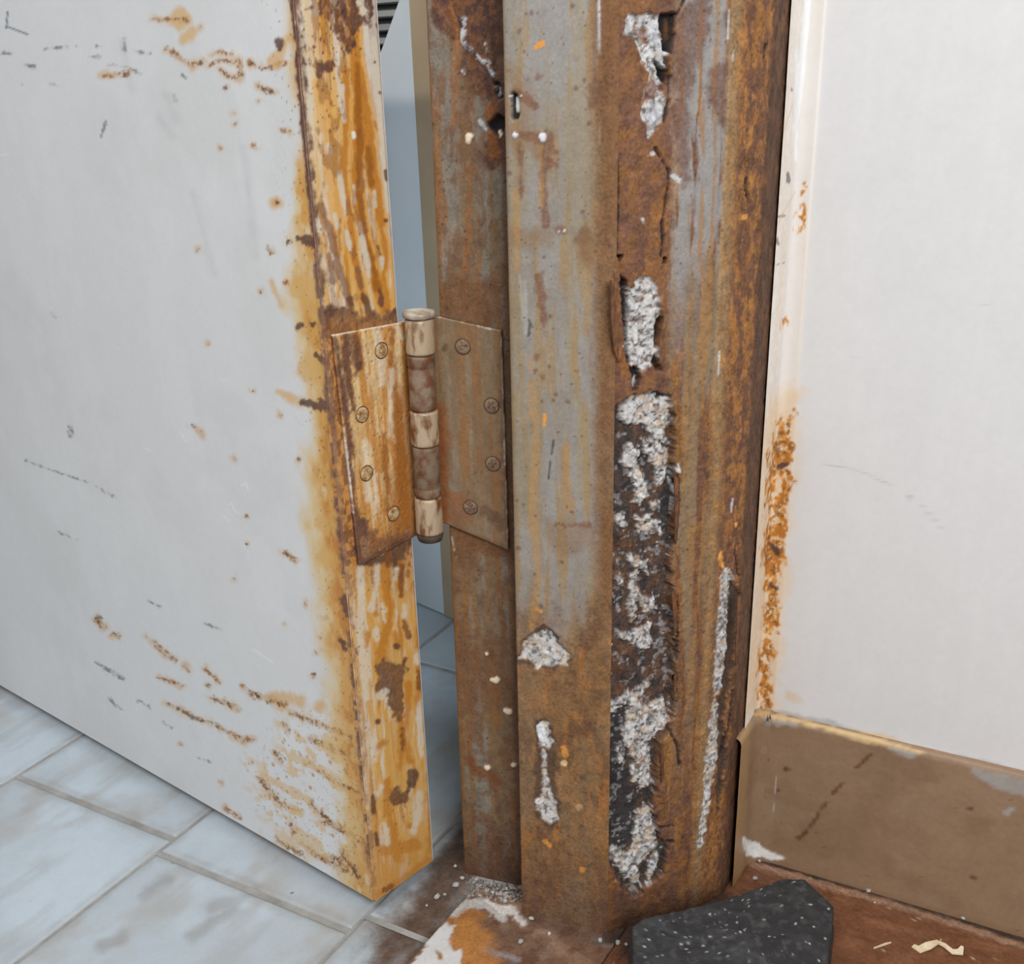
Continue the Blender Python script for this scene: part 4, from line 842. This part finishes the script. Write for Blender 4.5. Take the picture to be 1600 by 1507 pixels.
# fine ragged edge at the wall side
cq.lay((70, 50, 40), sst(7, 0, -xc(1213) + 6 * (cq.n(2, 3, 3, 64) - 0.5)) * 0.7)
rim = np.clip(cq.strokes([[(1052, 640, 6), (1056, 760, 8), (1050, 860, 8), (1056, 940, 7), (1058, 1010, 7), (1056, 1085, 7)], [(1034, 1160, 5), (1034, 1250, 5)], [(966, 400, 6), (962, 480, 6), (966, 560, 5)], [(1032, 470, 5), (1034, 500, 5), (1030, 570, 5)], [(1046, 30, 5), (1048, 110, 5)]], 5, 4, 6, 3, 66) - 0.8 * allc, 0, 1)
cq.lay((112, 76, 44), rim * sst(0.4, 0.6, cq.n(2, 6, 4, 67)) * 0.6)
rust_r = cq.n(2.2, 3.0, 4, 68)
cq.D += 0.8 * (rust_r - 0.5) * (1 - 0.8 * gp * gk) - 4.2 * chan - 3.0 * up - 4.0 * dkh - 1.4 * ck - 1.6 * slit - 1.6 * slitd
cq.D += allc * (1.6 + 2.0 * (cn2 - 0.5) + 0.9 * (cn - 0.5)) + chan * 2.4 * (cq.n(4, 7, 4, 69) - 0.5) + 1.3 * rim * (0.5 + cq.n(2, 8, 3, 70))
cq.D -= 0.9 * np.exp(-(xc(1140) / 3.0) ** 2) * 0.6
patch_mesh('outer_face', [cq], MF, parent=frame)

# folded steel flakes standing off the face
def flake(pts, lift, seed, parent=frame, mat=None):
    """thin curled rust scale: photo outline on the outer face, lifted towards one side"""
    n = unit(np.array([ed_[1], -ed_[0], 0])); n = n if n[1] < 0 else -n
    V, k = [], len(pts)
    for i, (x, y, l) in enumerate(pts):
        p = on_plane(x, y, B1 + n * 0.0008, n) + n * l * lift
        V.append(p)
    c = sum(V) / k + n * lift * 0.25
    V2 = [v - n * 0.0007 for v in V]
    allv = V + [c] + V2 + [c - n * 0.0007]
    F = [(i, (i + 1) % k, k) for i in range(k)] + [(k + 1 + (i + 1) % k, k + 1 + i, 2 * k + 1) for i in range(k)] + [((i + 1) % k, i, k + 1 + i, k + 1 + (i + 1) % k) for i in range(k)]
    return raw_mesh('rust_flake', allv, F, mat or noise_mat('rust_scale', (84, 56, 44), (132, 86, 48), 300, 0.8, 0.5), parent)
flake([(947, 437, 1), (953, 436, 0.4), (962, 470, 0), (968, 520, 0), (966, 565, 0), (956, 545, 0.6), (949, 500, 1)], 0.004, 1)
flake([(1052, 742, 0.3), (1060, 748, 0), (1062, 800, 0), (1056, 850, 0.2), (1050, 840, 1), (1050, 790, 1)], 0.003, 2)
flake([(1046, 925, 0.8), (1054, 920, 0.2), (1059, 960, 0), (1057, 990, 0), (1050, 985, 1)], 0.003, 3)
flake([(1030, 1165, 0.9), (1036, 1160, 0), (1038, 1215, 0), (1032, 1222, 0.6)], 0.002, 4)
flake([(1050, 1055, 0.8), (1058, 1050, 0.1), (1058, 1075, 0), (1050, 1085, 0.8)], 0.003, 5)
flake([(1150, 930, 0.6), (1157, 935, 0.1), (1152, 1000, 0), (1147, 1040, 0.5), (1145, 990, 1)], 0.003, 6)

# ================================================================== HINGE
hinge = empty('door_hinge', [(dF[0] + A0[0]) / 2, (dF[1] + A0[1]) / 2, zcol((dF + A0) / 2, 840)])
tag(hinge, 'rusty butt hinge with worn knuckles joining the white door to its frame', 'hinge')
MH = surface_mat('rusted_hinge_steel', 0.5, 900, spec=0.5)
upv = np.array([0, 0, 1.0]) + lean
en = unit(np.cross(dt * [1, 1, 0], upv)); en = en if en[1] < 0 else -en
pe = dN + en * 0.0020
pa = A0 + an * 0.0020
mid = (dF + lean * 0.3 + A0) / 2 - np.array([0, 0.004, 0])
bc = on_plane(663, 660, mid, np.array([0, 1.0, 0])); bc[2] = 0
HR = 0.0061
def leaf(px4, p, n, seed, base):
    q = [on_plane(x, y, p, n) for x, y in px4]           # bottom-left, bottom-right, top-right, top-left
    nu = int(np.linalg.norm(q[1] - q[0]) / 0.00045); nv = int(np.linalg.norm(q[3] - q[0]) / 0.0005)
    return Patch(bilerp(q[0], q[1], q[2], q[3], nu, nv), base, 0.42, 0.2, seed)
# leaf on the door
l1 = leaf([(563, 884), (656, 834), (645, 501), (521, 524)], pe, en, 81, (196, 160, 106))
l1.lay((206, 182, 142), sst(0.42, 0.6, l1.n(3, 26, 4, 1)) * 0.8)
l1.lay((184, 122, 50), sst(0.46, 0.58, l1.n(2.6, 30, 4, 2)) * 0.8)
l1.lay((146, 90, 36), l1.strokes([[(612, 515, 4), (612, 560, 5), (620, 640, 7), (630, 760, 9), (635, 820, 8)], [(600, 680, 3), (606, 800, 5)], [(555, 525, 5), (562, 570, 6)]], 5, 4, 4, 3, 3) * 0.85)
l1.lay((150, 94, 40), l1.poly([(628, 560), (640, 560), (652, 840), (600, 865), (612, 780), (618, 690)], 8, 8, 4, 4) * 0.75)
l1.lay((112, 72, 46), l1.polys([[(556, 800), (575, 812), (590, 840), (640, 825), (648, 842), (562, 886), (552, 850)], [(530, 525), (560, 520), (565, 575), (555, 585), (548, 560), (545, 640), (556, 700), (545, 720), (530, 600)]], 6, 12, 3, 5) * 0.8, 0.75, 0.35)
l1.lay(DRUST, l1.strokes([[(524, 530, 4), (534, 600, 4), (545, 690, 4), (552, 780, 4), (562, 880, 4)], [(540, 530, 4), (544, 580, 5), (552, 640, 3)], [(556, 540, 4), (560, 572, 5)], [(563, 880, 5), (600, 862, 4), (645, 838, 4)], [(565, 815, 7), (572, 835, 6)]], 4, 2.5, 5, 2, 6) * 0.85, 0.8, 0.35)
l1.lay((108, 70, 44), l1.specks(1.9, 0.12, 0.5, 0.4, 7) * 0.7, 0.8)
l1.lay((214, 204, 184), l1.strokes([[(590, 520, 6), (596, 560, 8), (598, 600, 5)], [(612, 580, 4), (608, 680, 3)], [(622, 510, 4), (628, 530, 3)], [(570, 690, 4), (575, 780, 5)], [(585, 740, 3), (588, 800, 3)]], 4, 4, 3, 3, 8) * 0.65)
l1.lay((226, 222, 214), l1.strokes([[(521, 524), (560, 516), (600, 510), (634, 504)], [(540, 690), (548, 760), (556, 850)]], 1.1, 1, 1.4, 1.5, 9) * 0.6)
l1.D += 0.25 * (l1.n(2, 2, 4, 10) - 0.5) - 0.5 * l1.specks(1.9, 0.12, 0.5, 0.4, 7)
l1.C = np.clip(l1.C * 1.15, 0, 0.85)
lf1 = patch_mesh('leaf', [l1], MH, parent=hinge, thick=0.0019)
# leaf on the frame
l2 = leaf([(688, 815), (794, 860), (783, 517), (672, 493)], pa, an, 83, (132, 112, 86))
l2.lay((138, 126, 108), sst(0.42, 0.6, l2.n(4, 30, 4, 1)) * 0.8)
l2.lay((142, 96, 50), sst(0.52, 0.64, l2.n(3, 36, 4, 2)) * 0.75)
l2.lay((140, 78, 36), l2.polys([[(684, 630), (700, 640), (706, 690), (698, 720), (690, 740)], [(696, 770), (730, 770), (740, 820), (704, 825)]], 8, 10, 4, 3) * 0.75)
l2.lay((96, 66, 48), l2.strokes([[(783, 520, 4), (786, 620, 6), (790, 740, 6), (794, 858, 5)], [(704, 824, 3), (750, 842, 4), (794, 860, 5)], [(760, 800, 8), (785, 820, 10)]], 4, 4, 6, 2.6, 4) * 0.75, 0.75, 0.35)
l2.lay((92, 64, 50), l2.strokes([[(697, 540, 4), (694, 546, 4)], [(742, 740, 3)], [(733, 770, 3)], [(725, 535, 3)], [(752, 738, 2)]], 3, 2, 2, 2, 5) * 0.8)
l2.lay((70, 50, 42), l2.specks(2.4, 0.12, 0.4, 0.3, 6) * 0.7)
l2.lay((206, 196, 182), l2.strokes([[(686, 497), (710, 500), (745, 510), (783, 518)], [(783, 520), (786, 600), (789, 700), (794, 840)], [(776, 790, 3), (778, 800, 3)]], 1.2, 1, 1.6, 1.5, 7) * sst(0.42, 0.6, l2.n(2, 6, 3, 8)) * 0.8)
l2.lay((118, 90, 62), 0.25 + 0.4 * sst(0.42, 0.62, l2.n(5, 16, 4, 12)))
l2.lay((132, 74, 34), l2.strokes([[(684, 640, 8), (690, 720, 10), (694, 810, 8)]], 8, 6, 6, 3, 13) * 0.7)
l2.D += 0.25 * (l2.n(2, 2, 4, 10) - 0.5)
lf2 = patch_mesh('leaf', [l2], MH, parent=hinge, thick=0.0019)
# knuckles and pin
def lathe(name, c, prof, mat, parent, n=28):
    V, F = [], []
    for r, z in prof:
        for k in range(n):
            a = 2 * math.pi * k / n
            V.append((c[0] + r * math.cos(a), c[1] + r * math.sin(a), z))
    for i in range(len(prof) - 1):
        for k in range(n): F.append((i * n + k, i * n + (k + 1) % n, (i + 1) * n + (k + 1) % n, (i + 1) * n + k))
    F.append(tuple(range(n))[::-1]); F.append(tuple(range((len(prof) - 1) * n, len(prof) * n)))
    return raw_mesh(name, V, F, mat, parent, smooth=True)
KB = noise_mat('worn_knuckle', (112, 70, 38), (178, 158, 132), 210, 0.36, 0.35, bscale=900, spec=0.7, lo=0.38, hi=0.52, stretch=(1, 1, 0.4))
KD = noise_mat('rusted_knuckle', (104, 64, 40), (130, 112, 94), 200, 0.55, 0.3, lo=0.38, hi=0.6)
KP = noise_mat('hinge_pin_cap', (132, 112, 88), (196, 188, 176), 150, 0.35, 0.15, spec=0.6)
ky = [497, 553, 640, 695, 775, 832]
kz = [zcol(bc, y) for y in ky]
for i in range(5):
    z1, z0 = kz[i] - 0.00025, kz[i + 1] + 0.00025
    r = HR * (1.02 if i % 2 == 0 else 0.97)
    pr = [(r * 0.9, z0), (r * 0.985, z0 + 0.0003), (r, z0 + 0.0012), (r, z1 - 0.0012), (r * 0.985, z1 - 0.0003), (r * 0.9, z1)]
    if i == 1: g = z1 - (kz[1] - kz[2]) * 0.22; pr = pr[:3] + [(r, g - 0.0006), (r * 0.95, g - 0.0002), (r * 0.95, g + 0.0002), (r, g + 0.0006)] + pr[3:]
    if i == 3: g = z0 + (kz[3] - kz[4]) * 0.18; pr = pr[:3] + [(r, g - 0.0006), (r * 0.95, g - 0.0002), (r * 0.95, g + 0.0002), (r, g + 0.0006)] + pr[3:]
    k = lathe('knuckle', bc, pr, KB if i % 2 == 0 else KD, hinge)
    k['label'] = 'worn bright knuckle' if i % 2 == 0 else 'brown rusted knuckle'
zt, zb = kz[0], kz[5]
lathe('pin_cap', bc, [(HR * 0.8, zt - 0.0005), (HR * 0.85, zt + 0.0001), (HR * 1.14, zt + 0.0006), (HR * 1.16, zt + 0.0022), (HR * 1.08, zt + 0.0030), (HR * 0.5, zt + 0.0036)], KP, hinge)
lathe('pin_foot', bc, [(HR * 0.5, zb - 0.0042), (HR * 0.9, zb - 0.0034), (HR * 1.0, zb - 0.0012), (HR * 0.9, zb + 0.0002)], noise_mat('pin_foot_steel', (58, 48, 42), (86, 70, 58), 200, 0.6, 0.3), hinge)
lathe('pin', bc, [(HR * 0.8, zb), (HR * 0.8, zt)], KD, hinge, 12)
# screws
def screw(x, y, p, n, parent, mat, turn):
    c = on_plane(x, y, p, n)
    u = unit(np.cross(n, [0, 0, 1.0])); v = unit(np.cross(u, n)) ; v = v if v[2] > 0 else -v
    R = 0.00315; na, V, F = 32, [], []
    rs = [0, 0.15, 0.26, 0.36, 0.46, 0.56, 0.66, 0.8, 0.9, 0.96, 1.0, 1.0]
    for i, r in enumerate(rs):
        for k in range(na):
            a = 2 * math.pi * k / na
            x_, y_ = r * math.cos(a + turn), r * math.sin(a + turn)
            h = 0.00055 * (1 - 0.7 * r * r)
            if (abs(x_) < 0.13 and abs(y_) < 0.58) or (abs(y_) < 0.13 and abs(x_) < 0.58): h -= 0.0009 * (1 - r * 0.7)
            if i == len(rs) - 1: h = -0.0012
            V.append(c + u * R * r * math.cos(a) + v * R * r * math.sin(a) + n * h)
    for i in range(len(rs) - 1):
        for k in range(na): F.append((i * na + k, i * na + (k + 1) % na, (i + 1) * na + (k + 1) % na, (i + 1) * na + k)[::-1])
    # sunk ring around the head
    return raw_mesh('screw', V, F, mat, parent, smooth=False)
def ring(x, y, p, n, parent, mat):
    c = on_plane(x, y, p, n)
    u = unit(np.cross(n, [0, 0, 1.0])); v = unit(np.cross(u, n)); na, V, F = 32, [], []
    for r, h in ((0.00315, 0.0001), (0.00325, 0.00018), (0.0036, 0.00018), (0.0037, -0.0001)):
        for k in range(na):
            a = 2 * math.pi * k / na
            V.append(c + u * r * math.cos(a) + v * r * math.sin(a) + n * h)
    for i in range(3):
        for k in range(na): F.append((i * na + k, i * na + (k + 1) % na, (i + 1) * na + (k + 1) % na, (i + 1) * na + k))
    return raw_mesh('countersink', V, F, mat, parent)
S1m = noise_mat('screw_ochre', (150, 104, 56), (214, 192, 152), 420, 0.4, 0.4, spec=0.6)
S2m = noise_mat('screw_brown', (92, 68, 54), (146, 122, 98), 420, 0.45, 0.4, spec=0.6)
RG = noise_mat('countersink_dirt', (70, 46, 34), (104, 72, 46), 500, 0.9, 0.2)
for k, (x, y) in enumerate([(596, 548), (566, 648), (573, 740), (615, 803)]):
    screw(x, y, pe + en * 0.0003, en, lf1, S1m, 0.5 + 0.6 * k); ring(x, y, pe, en, lf1, RG)
for k, (x, y) in enumerate([(723, 542), (768, 634), (770, 725), (735, 793)]):
    screw(x, y, pa + an * 0.0003, an, lf2, S2m, 0.2 + 0.7 * k); ring(x, y, pa, an, lf2, RG)

# ================================================================== SLATE CHUNK
random.seed(4)
so = [(988, 1447), (1003, 1436), (1040, 1427), (1085, 1418), (1160, 1397), (1224, 1373), (1258, 1374), (1282, 1396), (1303, 1416), (1300, 1445), (1296, 1478), (1290, 1540), (1270, 1585), (1180, 1610), (1060, 1605), (996, 1570), (990, 1500)]
def stone_pt(x, y): return fl(x, y, 0.030 - 0.00003 * (x - 1000))
rim_ = np.array([stone_pt(x, y) for x, y in so])
ctr = rim_.mean(axis=0)
rim_ = resample(np.concatenate([rim_, rim_[:1]]), 0.0011)
ang = np.arctan2(rim_[:, 1] - ctr[1], rim_[:, 0] - ctr[0])
if np.unwrap(ang)[-1] > np.unwrap(ang)[0]: rim_ = rim_[::-1]
rings = []
for t in np.linspace(0.0005, 0.985, 46): rings.append(ctr + (rim_ - ctr) * t)
wob_ = np.array([0.0012 * (vnoise(np.array([i * 0.21]), np.array([0.3]), 5)[0] - 0.5) for i in range(len(rim_))])[:, None]
wob_ = wob_ * np.minimum(1, np.minimum(np.arange(len(rim_)), np.arange(len(rim_))[::-1]) / 6.0)[:, None]
for z_, ex in ((-0.0006, 1.0), (-0.003, 1.006), (-0.007, 1.004), (-0.011, 1.012), (-0.0125, 1.03), (-0.016, 1.034), (-0.021, 1.03)):
    r_ = ctr + (rim_ - ctr) * ex; r_ = r_ + np.array([0, 0, 1.0]) * z_ + (rim_ - ctr) * wob_ * 8
    r_[:, 2] = np.maximum(r_[:, 2], FZ); rings.append(r_)
r_ = rings[-1].copy(); r_[:, 2] = FZ + 0.0002; rings.append(r_)
sq = Patch(np.array(rings), (46, 46, 47), 0.72, 0.22, 91)
sx, sy = np.array(rings)[:, :, 0].ravel() * 1000, np.array(rings)[:, :, 1].ravel() * 1000
f1 = fbm(sx / 9, sy / 6, 5, 7); f2 = fbm(sx / 3, sy / 3, 4, 8)
sq.lay((58, 58, 59), sst(0.45, 0.65, f1) * 0.8)
sq.lay((44, 44, 45), sst(0.52, 0.68, fbm(sx / 14, sy / 14, 4, 9)) * 0.9)
rnd = np.random.RandomState(3)
for _ in range(120):
    k = int(46 * math.sqrt(rnd.rand())) * len(rim_) + rnd.randint(0, len(rim_)); r0 = 0.12 + 0.5 * rnd.rand() ** 3
    d2 = np.hypot(sx - sx[k], sy - sy[k])
    sq.lay((196, 196, 196), sst(r0 + 0.3, r0 - 0.1, d2) * (0.9 if rnd.rand() < 0.5 else 0.45))
sq.lay((90, 90, 90), sst(0.60, 0.72, f2) * 0.35)
top_mask = (np.arange(len(rings)) < 46).repeat(len(rim_))
step_ = sst(-1.2, 1.2, (sx - ctr[0] * 1000) * 0.35 + (sy - ctr[1] * 1000) + 8 + 10 * (fbm(sx / 10, sy / 10, 3, 12) - 0.5))
sq.D += top_mask * (1.1 * (f1 - 0.5) + 0.35 * (f2 - 0.5) + 0.9 * (step_ - 1))
st = patch_mesh('slate_chunk', [sq], surface_mat('dark_slate', 0.5, 500, spec=0.4), org=[ctr[0], ctr[1], FZ])
tag(st, 'dark grey angular slate chunk flecked with white on the floor below the frame', 'stone')

# ================================================================== BEYOND THE DOORWAY
g0, g1 = fl(655, 946), fl(708, 968)
gd = unit((g1 - g0) * [1, 1, 0]); gn = np.array([gd[1], -gd[0], 0.0]); gn = gn if gn[1] < 0 else -gn
def onp(x, y, off=0.0): return on_plane(x, y, g0 + gn * off, gn)
def slab_from_px(name, pts, off, th_, mat, parent=None, org=None):
    f = [onp(x, y, off) for x, y in pts]; b = [p - gn * th_ for p in f]; n = len(f)
    F = [tuple(range(n)), tuple(range(2 * n - 1, n - 1, -1))] + [(i, n + i, n + (i + 1) % n, (i + 1) % n) for i in range(n)]
    return raw_mesh(name, f + b, F, mat, parent, org)
MWp = noise_mat('far_panel_white', (190, 192, 194), (200, 201, 202), 14, 0.55, 0.05)
wb = slab_from_px('white_board', [(505, 878), (712, 968), (735, -900), (560, -900), (640, -45), (596, 78), (530, 230)][:3] + [(690, -700), (640, -45), (597, 76), (540, 230)], 0, 0.012, MWp, None, onp(655, 946))
tag(wb, 'white board panel with a slanted edge seen through the door gap', 'panel')
slab_from_px('edge_strip', [(694, 962), (712, 969.5), (724, -300), (622, -300)][:2] + [(760, 968)][:0] + [(690, -300), (622, -300)], 0.0012, 0.004, noise_mat('tan_strip_paint', (156, 132, 104), (168, 144, 116), 20, 0.6, 0.1), wb)
# room around it
up_w = noise_mat('far_room_plaster', (150, 150, 150), (168, 168, 168), 6, 0.9, 0.1)
bw0 = g0 - gn * 0.5
wbk = prism('wall_back', [bw0 - gd * 1.6, bw0 + gd * 1.2, bw0 + gd * 1.2 - gn * 0.1, bw0 - gd * 1.6 - gn * 0.1], -0.02, 2.4, up_w, org=bw0)
tag(wbk, 'plain grey back wall of the room beyond the doorway', 'wall', kind='structure')
cl_ = prism('ceiling', [bw0 - gd * 1.6, bw0 + gd * 1.2, A1 + ed_ * 1.1 + e1 * 0.10, A0 + e1 * 0.06, A0 - gd * 1.3 - e1 * 0.1], 2.4, 2.5, up_w, org=bw0 + np.array([0, 0, 2.4]))
tag(cl_, 'grey ceiling of the room beyond the doorway', 'ceiling', kind='structure')
rw0 = A0 + e1 * 0.031 + ad_ * 0.006
wf = prism('wall_front', [rw0, A1 + ad_ * 0.012 + e1 * 0.027, D1 + e1 * 0.10, D1 + e1 * 0.10 + ed_ * 0.8, rw0 + e1 * 0.12 + ed_ * 0.8, rw0 + e1 * 0.08], 0, 2.4, up_w, org=rw0)
tag(wf, 'plastered wall behind the rusty door frame', 'wall', kind='structure')
# added unseen low blocker whose top edge shades the lower part of the board
ADDED_LIGHT = np.array([-0.30, 0.72, 0.85]); sp_ = onp(635, 158)
tt = 0.06 / np.dot(ADDED_LIGHT - sp_, gn)
q0 = g0 + gn * 0.08
lp = prism('light_blocker', [q0 + gn * 0.125, q0 + gn * 0.125 - gd * 0.02, q0 - gd * 0.02, q0 - gd * 0.36, q0 - gd * 0.36 - gn * 0.02, q0 - gn * 0.02], 0, float(sp_[2] + tt * (ADDED_LIGHT[2] - sp_[2])), up_w, org=q0)
tag(lp, 'added low light blocker hidden behind the open door', 'wall', kind='structure')

# louvred vent behind the board
vg = empty('vent_grille', onp(600, 40, -0.14) + np.array([0, 0, -0.05]))
tag(vg, 'grey metal louvred vent behind the slanted white board', 'vent')
VM = noise_mat('vent_metal', (126, 128, 130), (146, 148, 150), 30, 0.45, 0.1, spec=0.6)
vc = onp(606, 40, -0.14)
w_ = np.dot(vc - CAM, FWD); pit = 19.5 / FPX * w_
zc = vc[2] + pit * 0.15
def vbox(name, c, lu, ln, lz, mat, tilt=0.0):
    V = []
    for a in (-1, 1):
        for b in (-1, 1):
            for c_ in (-1, 1):
                y_, z_ = b * ln, c_ * lz
                y2 = y_ * math.cos(tilt) - z_ * math.sin(tilt); z2 = y_ * math.sin(tilt) + z_ * math.cos(tilt)
                V.append(c + gd * a * lu + gn * y2 + np.array([0, 0, z2]))
    return raw_mesh(name, V, [(0, 1, 3, 2), (4, 6, 7, 5), (0, 4, 5, 1), (2, 3, 7, 6), (0, 2, 6, 4), (1, 5, 7, 3)], mat, vg)
for k in range(-7, 6): vbox('slat', vc + np.array([0, 0, zc - vc[2] + k * pit]), 0.10, 0.0075, 0.0009, VM, -0.85)
vbox('backing', vc - gn * 0.014 + np.array([0, 0, zc - vc[2] - pit]), 0.106, 0.001, pit * 7.2, noise_mat('vent_inside', (28, 28, 30), (40, 40, 42), 30, 0.9, 0.1))
for sgn in (-1, 1):
    vbox('frame_side', vc + gd * sgn * 0.104 + np.array([0, 0, zc - vc[2] - pit]), 0.004, 0.012, pit * 7.4, VM)
    vbox('frame_rail', vc + np.array([0, 0, zc - vc[2] - pit + sgn * pit * 7.4]), 0.108, 0.012, 0.004, VM)

# ================================================================== CRUMBS AND SHAVINGS
ICO = None
def crumb_mesh(seed):
    r = np.random.RandomState(seed)
    t = (1 + 5 ** 0.5) / 2
    V = np.array([(-1, t, 0), (1, t, 0), (-1, -t, 0), (1, -t, 0), (0, -1, t), (0, 1, t), (0, -1, -t), (0, 1, -t), (t, 0, -1), (t, 0, 1), (-t, 0, -1), (-t, 0, 1)], float) / 1.9
    V *= 0.72 + 0.5 * r.rand(12, 1)
    V *= [1.0, 0.75 + 0.4 * r.rand(), 0.6 + 0.2 * r.rand()]
    F = [(0, 11, 5), (0, 5, 1), (0, 1, 7), (0, 7, 10), (0, 10, 11), (1, 5, 9), (5, 11, 4), (11, 10, 2), (10, 7, 6), (7, 1, 8), (3, 9, 4), (3, 4, 2), (3, 2, 6), (3, 6, 8), (3, 8, 9), (4, 9, 5), (2, 4, 11), (6, 2, 10), (8, 6, 7), (9, 8, 1)]
    V[:, 2] -= V[:, 2].min()
    return V, F
CM = noise_mat('mortar_crumb', (150, 148, 146), (214, 212, 208), 900, 0.9, 0.5)
cms = []
for k in range(5):
    V, F = crumb_mesh(k + 10)
    me = bpy.data.meshes.new('mortar_crumb'); me.from_pydata([tuple(v) for v in V], [], F); me.update(); me.materials.append(CM); cms.append(me)
def crumb(x, y, z, rpx, label, group, k):
    p = fl(x, y, z)
    o = bpy.data.objects.new('mortar_crumb', cms[k % 5]); col.objects.link(o)
    s_ = rpx * np.dot(p - CAM, FWD) / FPX
    o.location = p; o.scale = (s_, s_, s_); o.rotation_euler = (0, 0, 1.7 * k)
    tag(o, label, 'crumb', group)
CR_ = [(831, 1438, 5, FZ, 'white mortar crumb at the foot of the grey stop face', 'crumbs at the stop face'), (858, 1461, 3.5, FZ, 'white mortar crumb at the foot of the grey stop face', 'crumbs at the stop face'),
       (814, 1474, 5, FZ, 'lone white oval crumb out on the rust-stained threshold slab', None)]
CR_ += [(x, y, r, FZ, 'grey mortar crumb between the frame foot and the slate chunk', 'crumbs beside the slate') for x, y, r in ((938, 1472, 5), (966, 1475, 5), (978, 1478, 4))]
CR_ += [(x, y, r, FZ, 'pale crumb at the edge of the grey rubble heap', 'crumbs beside the rubble') for x, y, r in ((790, 1410, 4), (791, 1391, 3), (770, 1397, 3.5))]
CR_ += [(x, y, r, 0.0002, 'larger pale mortar crumb on the brown-stained tile beside the frame', 'larger crumbs on the stained tile') for x, y, r in ((712, 1385, 6), (683, 1405, 6))]
CR_ += [(x, y, r, 0.0002, 'very small grain of mortar on the brown-stained tile', 'grains on the stained tile') for x, y, r in ((711, 1355, 3), (695, 1400, 3), (667, 1417, 2.5), (722, 1374, 4))]
CR_ += [(1180, 1375, 5, FZ, 'rounded crumb between the slate chunk and the skirting corner', None), (1186, 1347, 3, FZ, 'small crumb beside the white plaster chip', None)]
CR_ += [(x, y, r, FZ, 'white crumb in the dark joint along the foot of the skirting', 'crumbs in the skirting joint') for x, y, r in ((1357, 1394, 4), (1504, 1437, 4), (1340, 1381, 2.5))]
CR_ += [(x, y, r, FZ, 'tiny pale grain out on the brown floor slab', 'grains on the brown slab') for x, y, r in ((1366, 1412, 2.5), (1470, 1470, 2))]
for k, (x, y, r, z, lab, grp) in enumerate(CR_): crumb(x, y, z, r, lab, grp, k)
# rubble heaped in the corner of the rebate
rs_ = np.random.RandomState(8); V, F, o_ = [], [], 0
for k in range(420):
    u_, v_ = rs_.rand(), rs_.rand()
    x = 738 + 76 * u_ + 4 * rs_.randn(); y = 1374 + 14 * u_ + 30 * v_ ** 1.3
    p = fl(x, y, FZ - 0.001 + 0.003 * (1 - v_) * rs_.rand())
    if x > 816 or np.dot(p - A1, an) < 0.001: continue
    cv, cf = crumb_mesh(k + 50); s_ = (0.0003 + 0.0010 * rs_.rand() ** 2)
    a_ = rs_.rand() * 6.28; R_ = np.array([[math.cos(a_), -math.sin(a_), 0], [math.sin(a_), math.cos(a_), 0], [0, 0, 1]])
    V += list(cv @ R_.T * s_ + p); F += [tuple(i + o_ for i in f) for f in cf]; o_ += 12
rb_ = raw_mesh('rubble_heap', V, F, noise_mat('rubble', (78, 70, 64), (168, 164, 160), 500, 0.95, 0.5), org=fl(775, 1395, FZ))
tag(rb_, 'heap of fine grey mortar rubble at the foot of the rebate', 'rubble', kind='stuff')
# curled wood shaving and splinter on the brown slab
def ribbon(name, pts, wpx, hz, label, cat, color):
    c = np.array([fl(x, y, FZ) for x, y in pts]); n = len(c)
    t = np.gradient(c, axis=0); t /= np.linalg.norm(t, axis=1, keepdims=True); sd = np.stack([-t[:, 1], t[:, 0], 0 * t[:, 0]], axis=1)
    V, F = [], []
    for i in range(n):
        w = wpx[i] * np.dot(c[i] - CAM, FWD) / FPX
        for sgn, zz in ((-1, 0), (1, 0), (1, 0.0006), (-1, 0.0006)): V.append(c[i] + sd[i] * sgn * w + np.array([0, 0, 0.0003 + hz[i] + zz]))
    for i in range(n - 1):
        for k in range(4): F.append((i * 4 + k, i * 4 + (k + 1) % 4, (i + 1) * 4 + (k + 1) % 4, (i + 1) * 4 + k))
    F += [(3, 2, 1, 0), tuple((n - 1) * 4 + k for k in range(4))]
    o = raw_mesh(name, V, F, color, org=c[n // 2]); tag(o, label, cat)
CW = noise_mat('pale_wood', (206, 186, 150), (232, 216, 186), 300, 0.7, 0.3)
ribbon('wood_shaving', [(1426, 1480), (1436, 1486), (1450, 1482), (1464, 1478), (1475, 1482), (1488, 1490), (1500, 1490), (1503, 1484)], [4, 7, 7, 4, 4, 5, 6, 2], [0, 0, 0.0008, 0.0014, 0.001, 0.0002, 0, 0.001], 'cream curled wood shaving lying on the brown floor slab', 'shaving', CW)
ribbon('wood_splinter', [(1365, 1484), (1376, 1480), (1384, 1477), (1392, 1475)], [0.8, 1.4, 1.4, 0.8], [0, 0, 0, 0], 'thin straight wood splinter on the brown floor slab', 'splinter', CW)
ribbon('plaster_chip', [(1164, 1338), (1172, 1334), (1184, 1333), (1190, 1330)], [3, 6, 5, 2], [0, 0.0004, 0.0006, 0.0002], 'white plaster chip at the corner of the skirting', 'chip', noise_mat('white_plaster', (214, 214, 212), (230, 230, 228), 300, 0.8, 0.3))
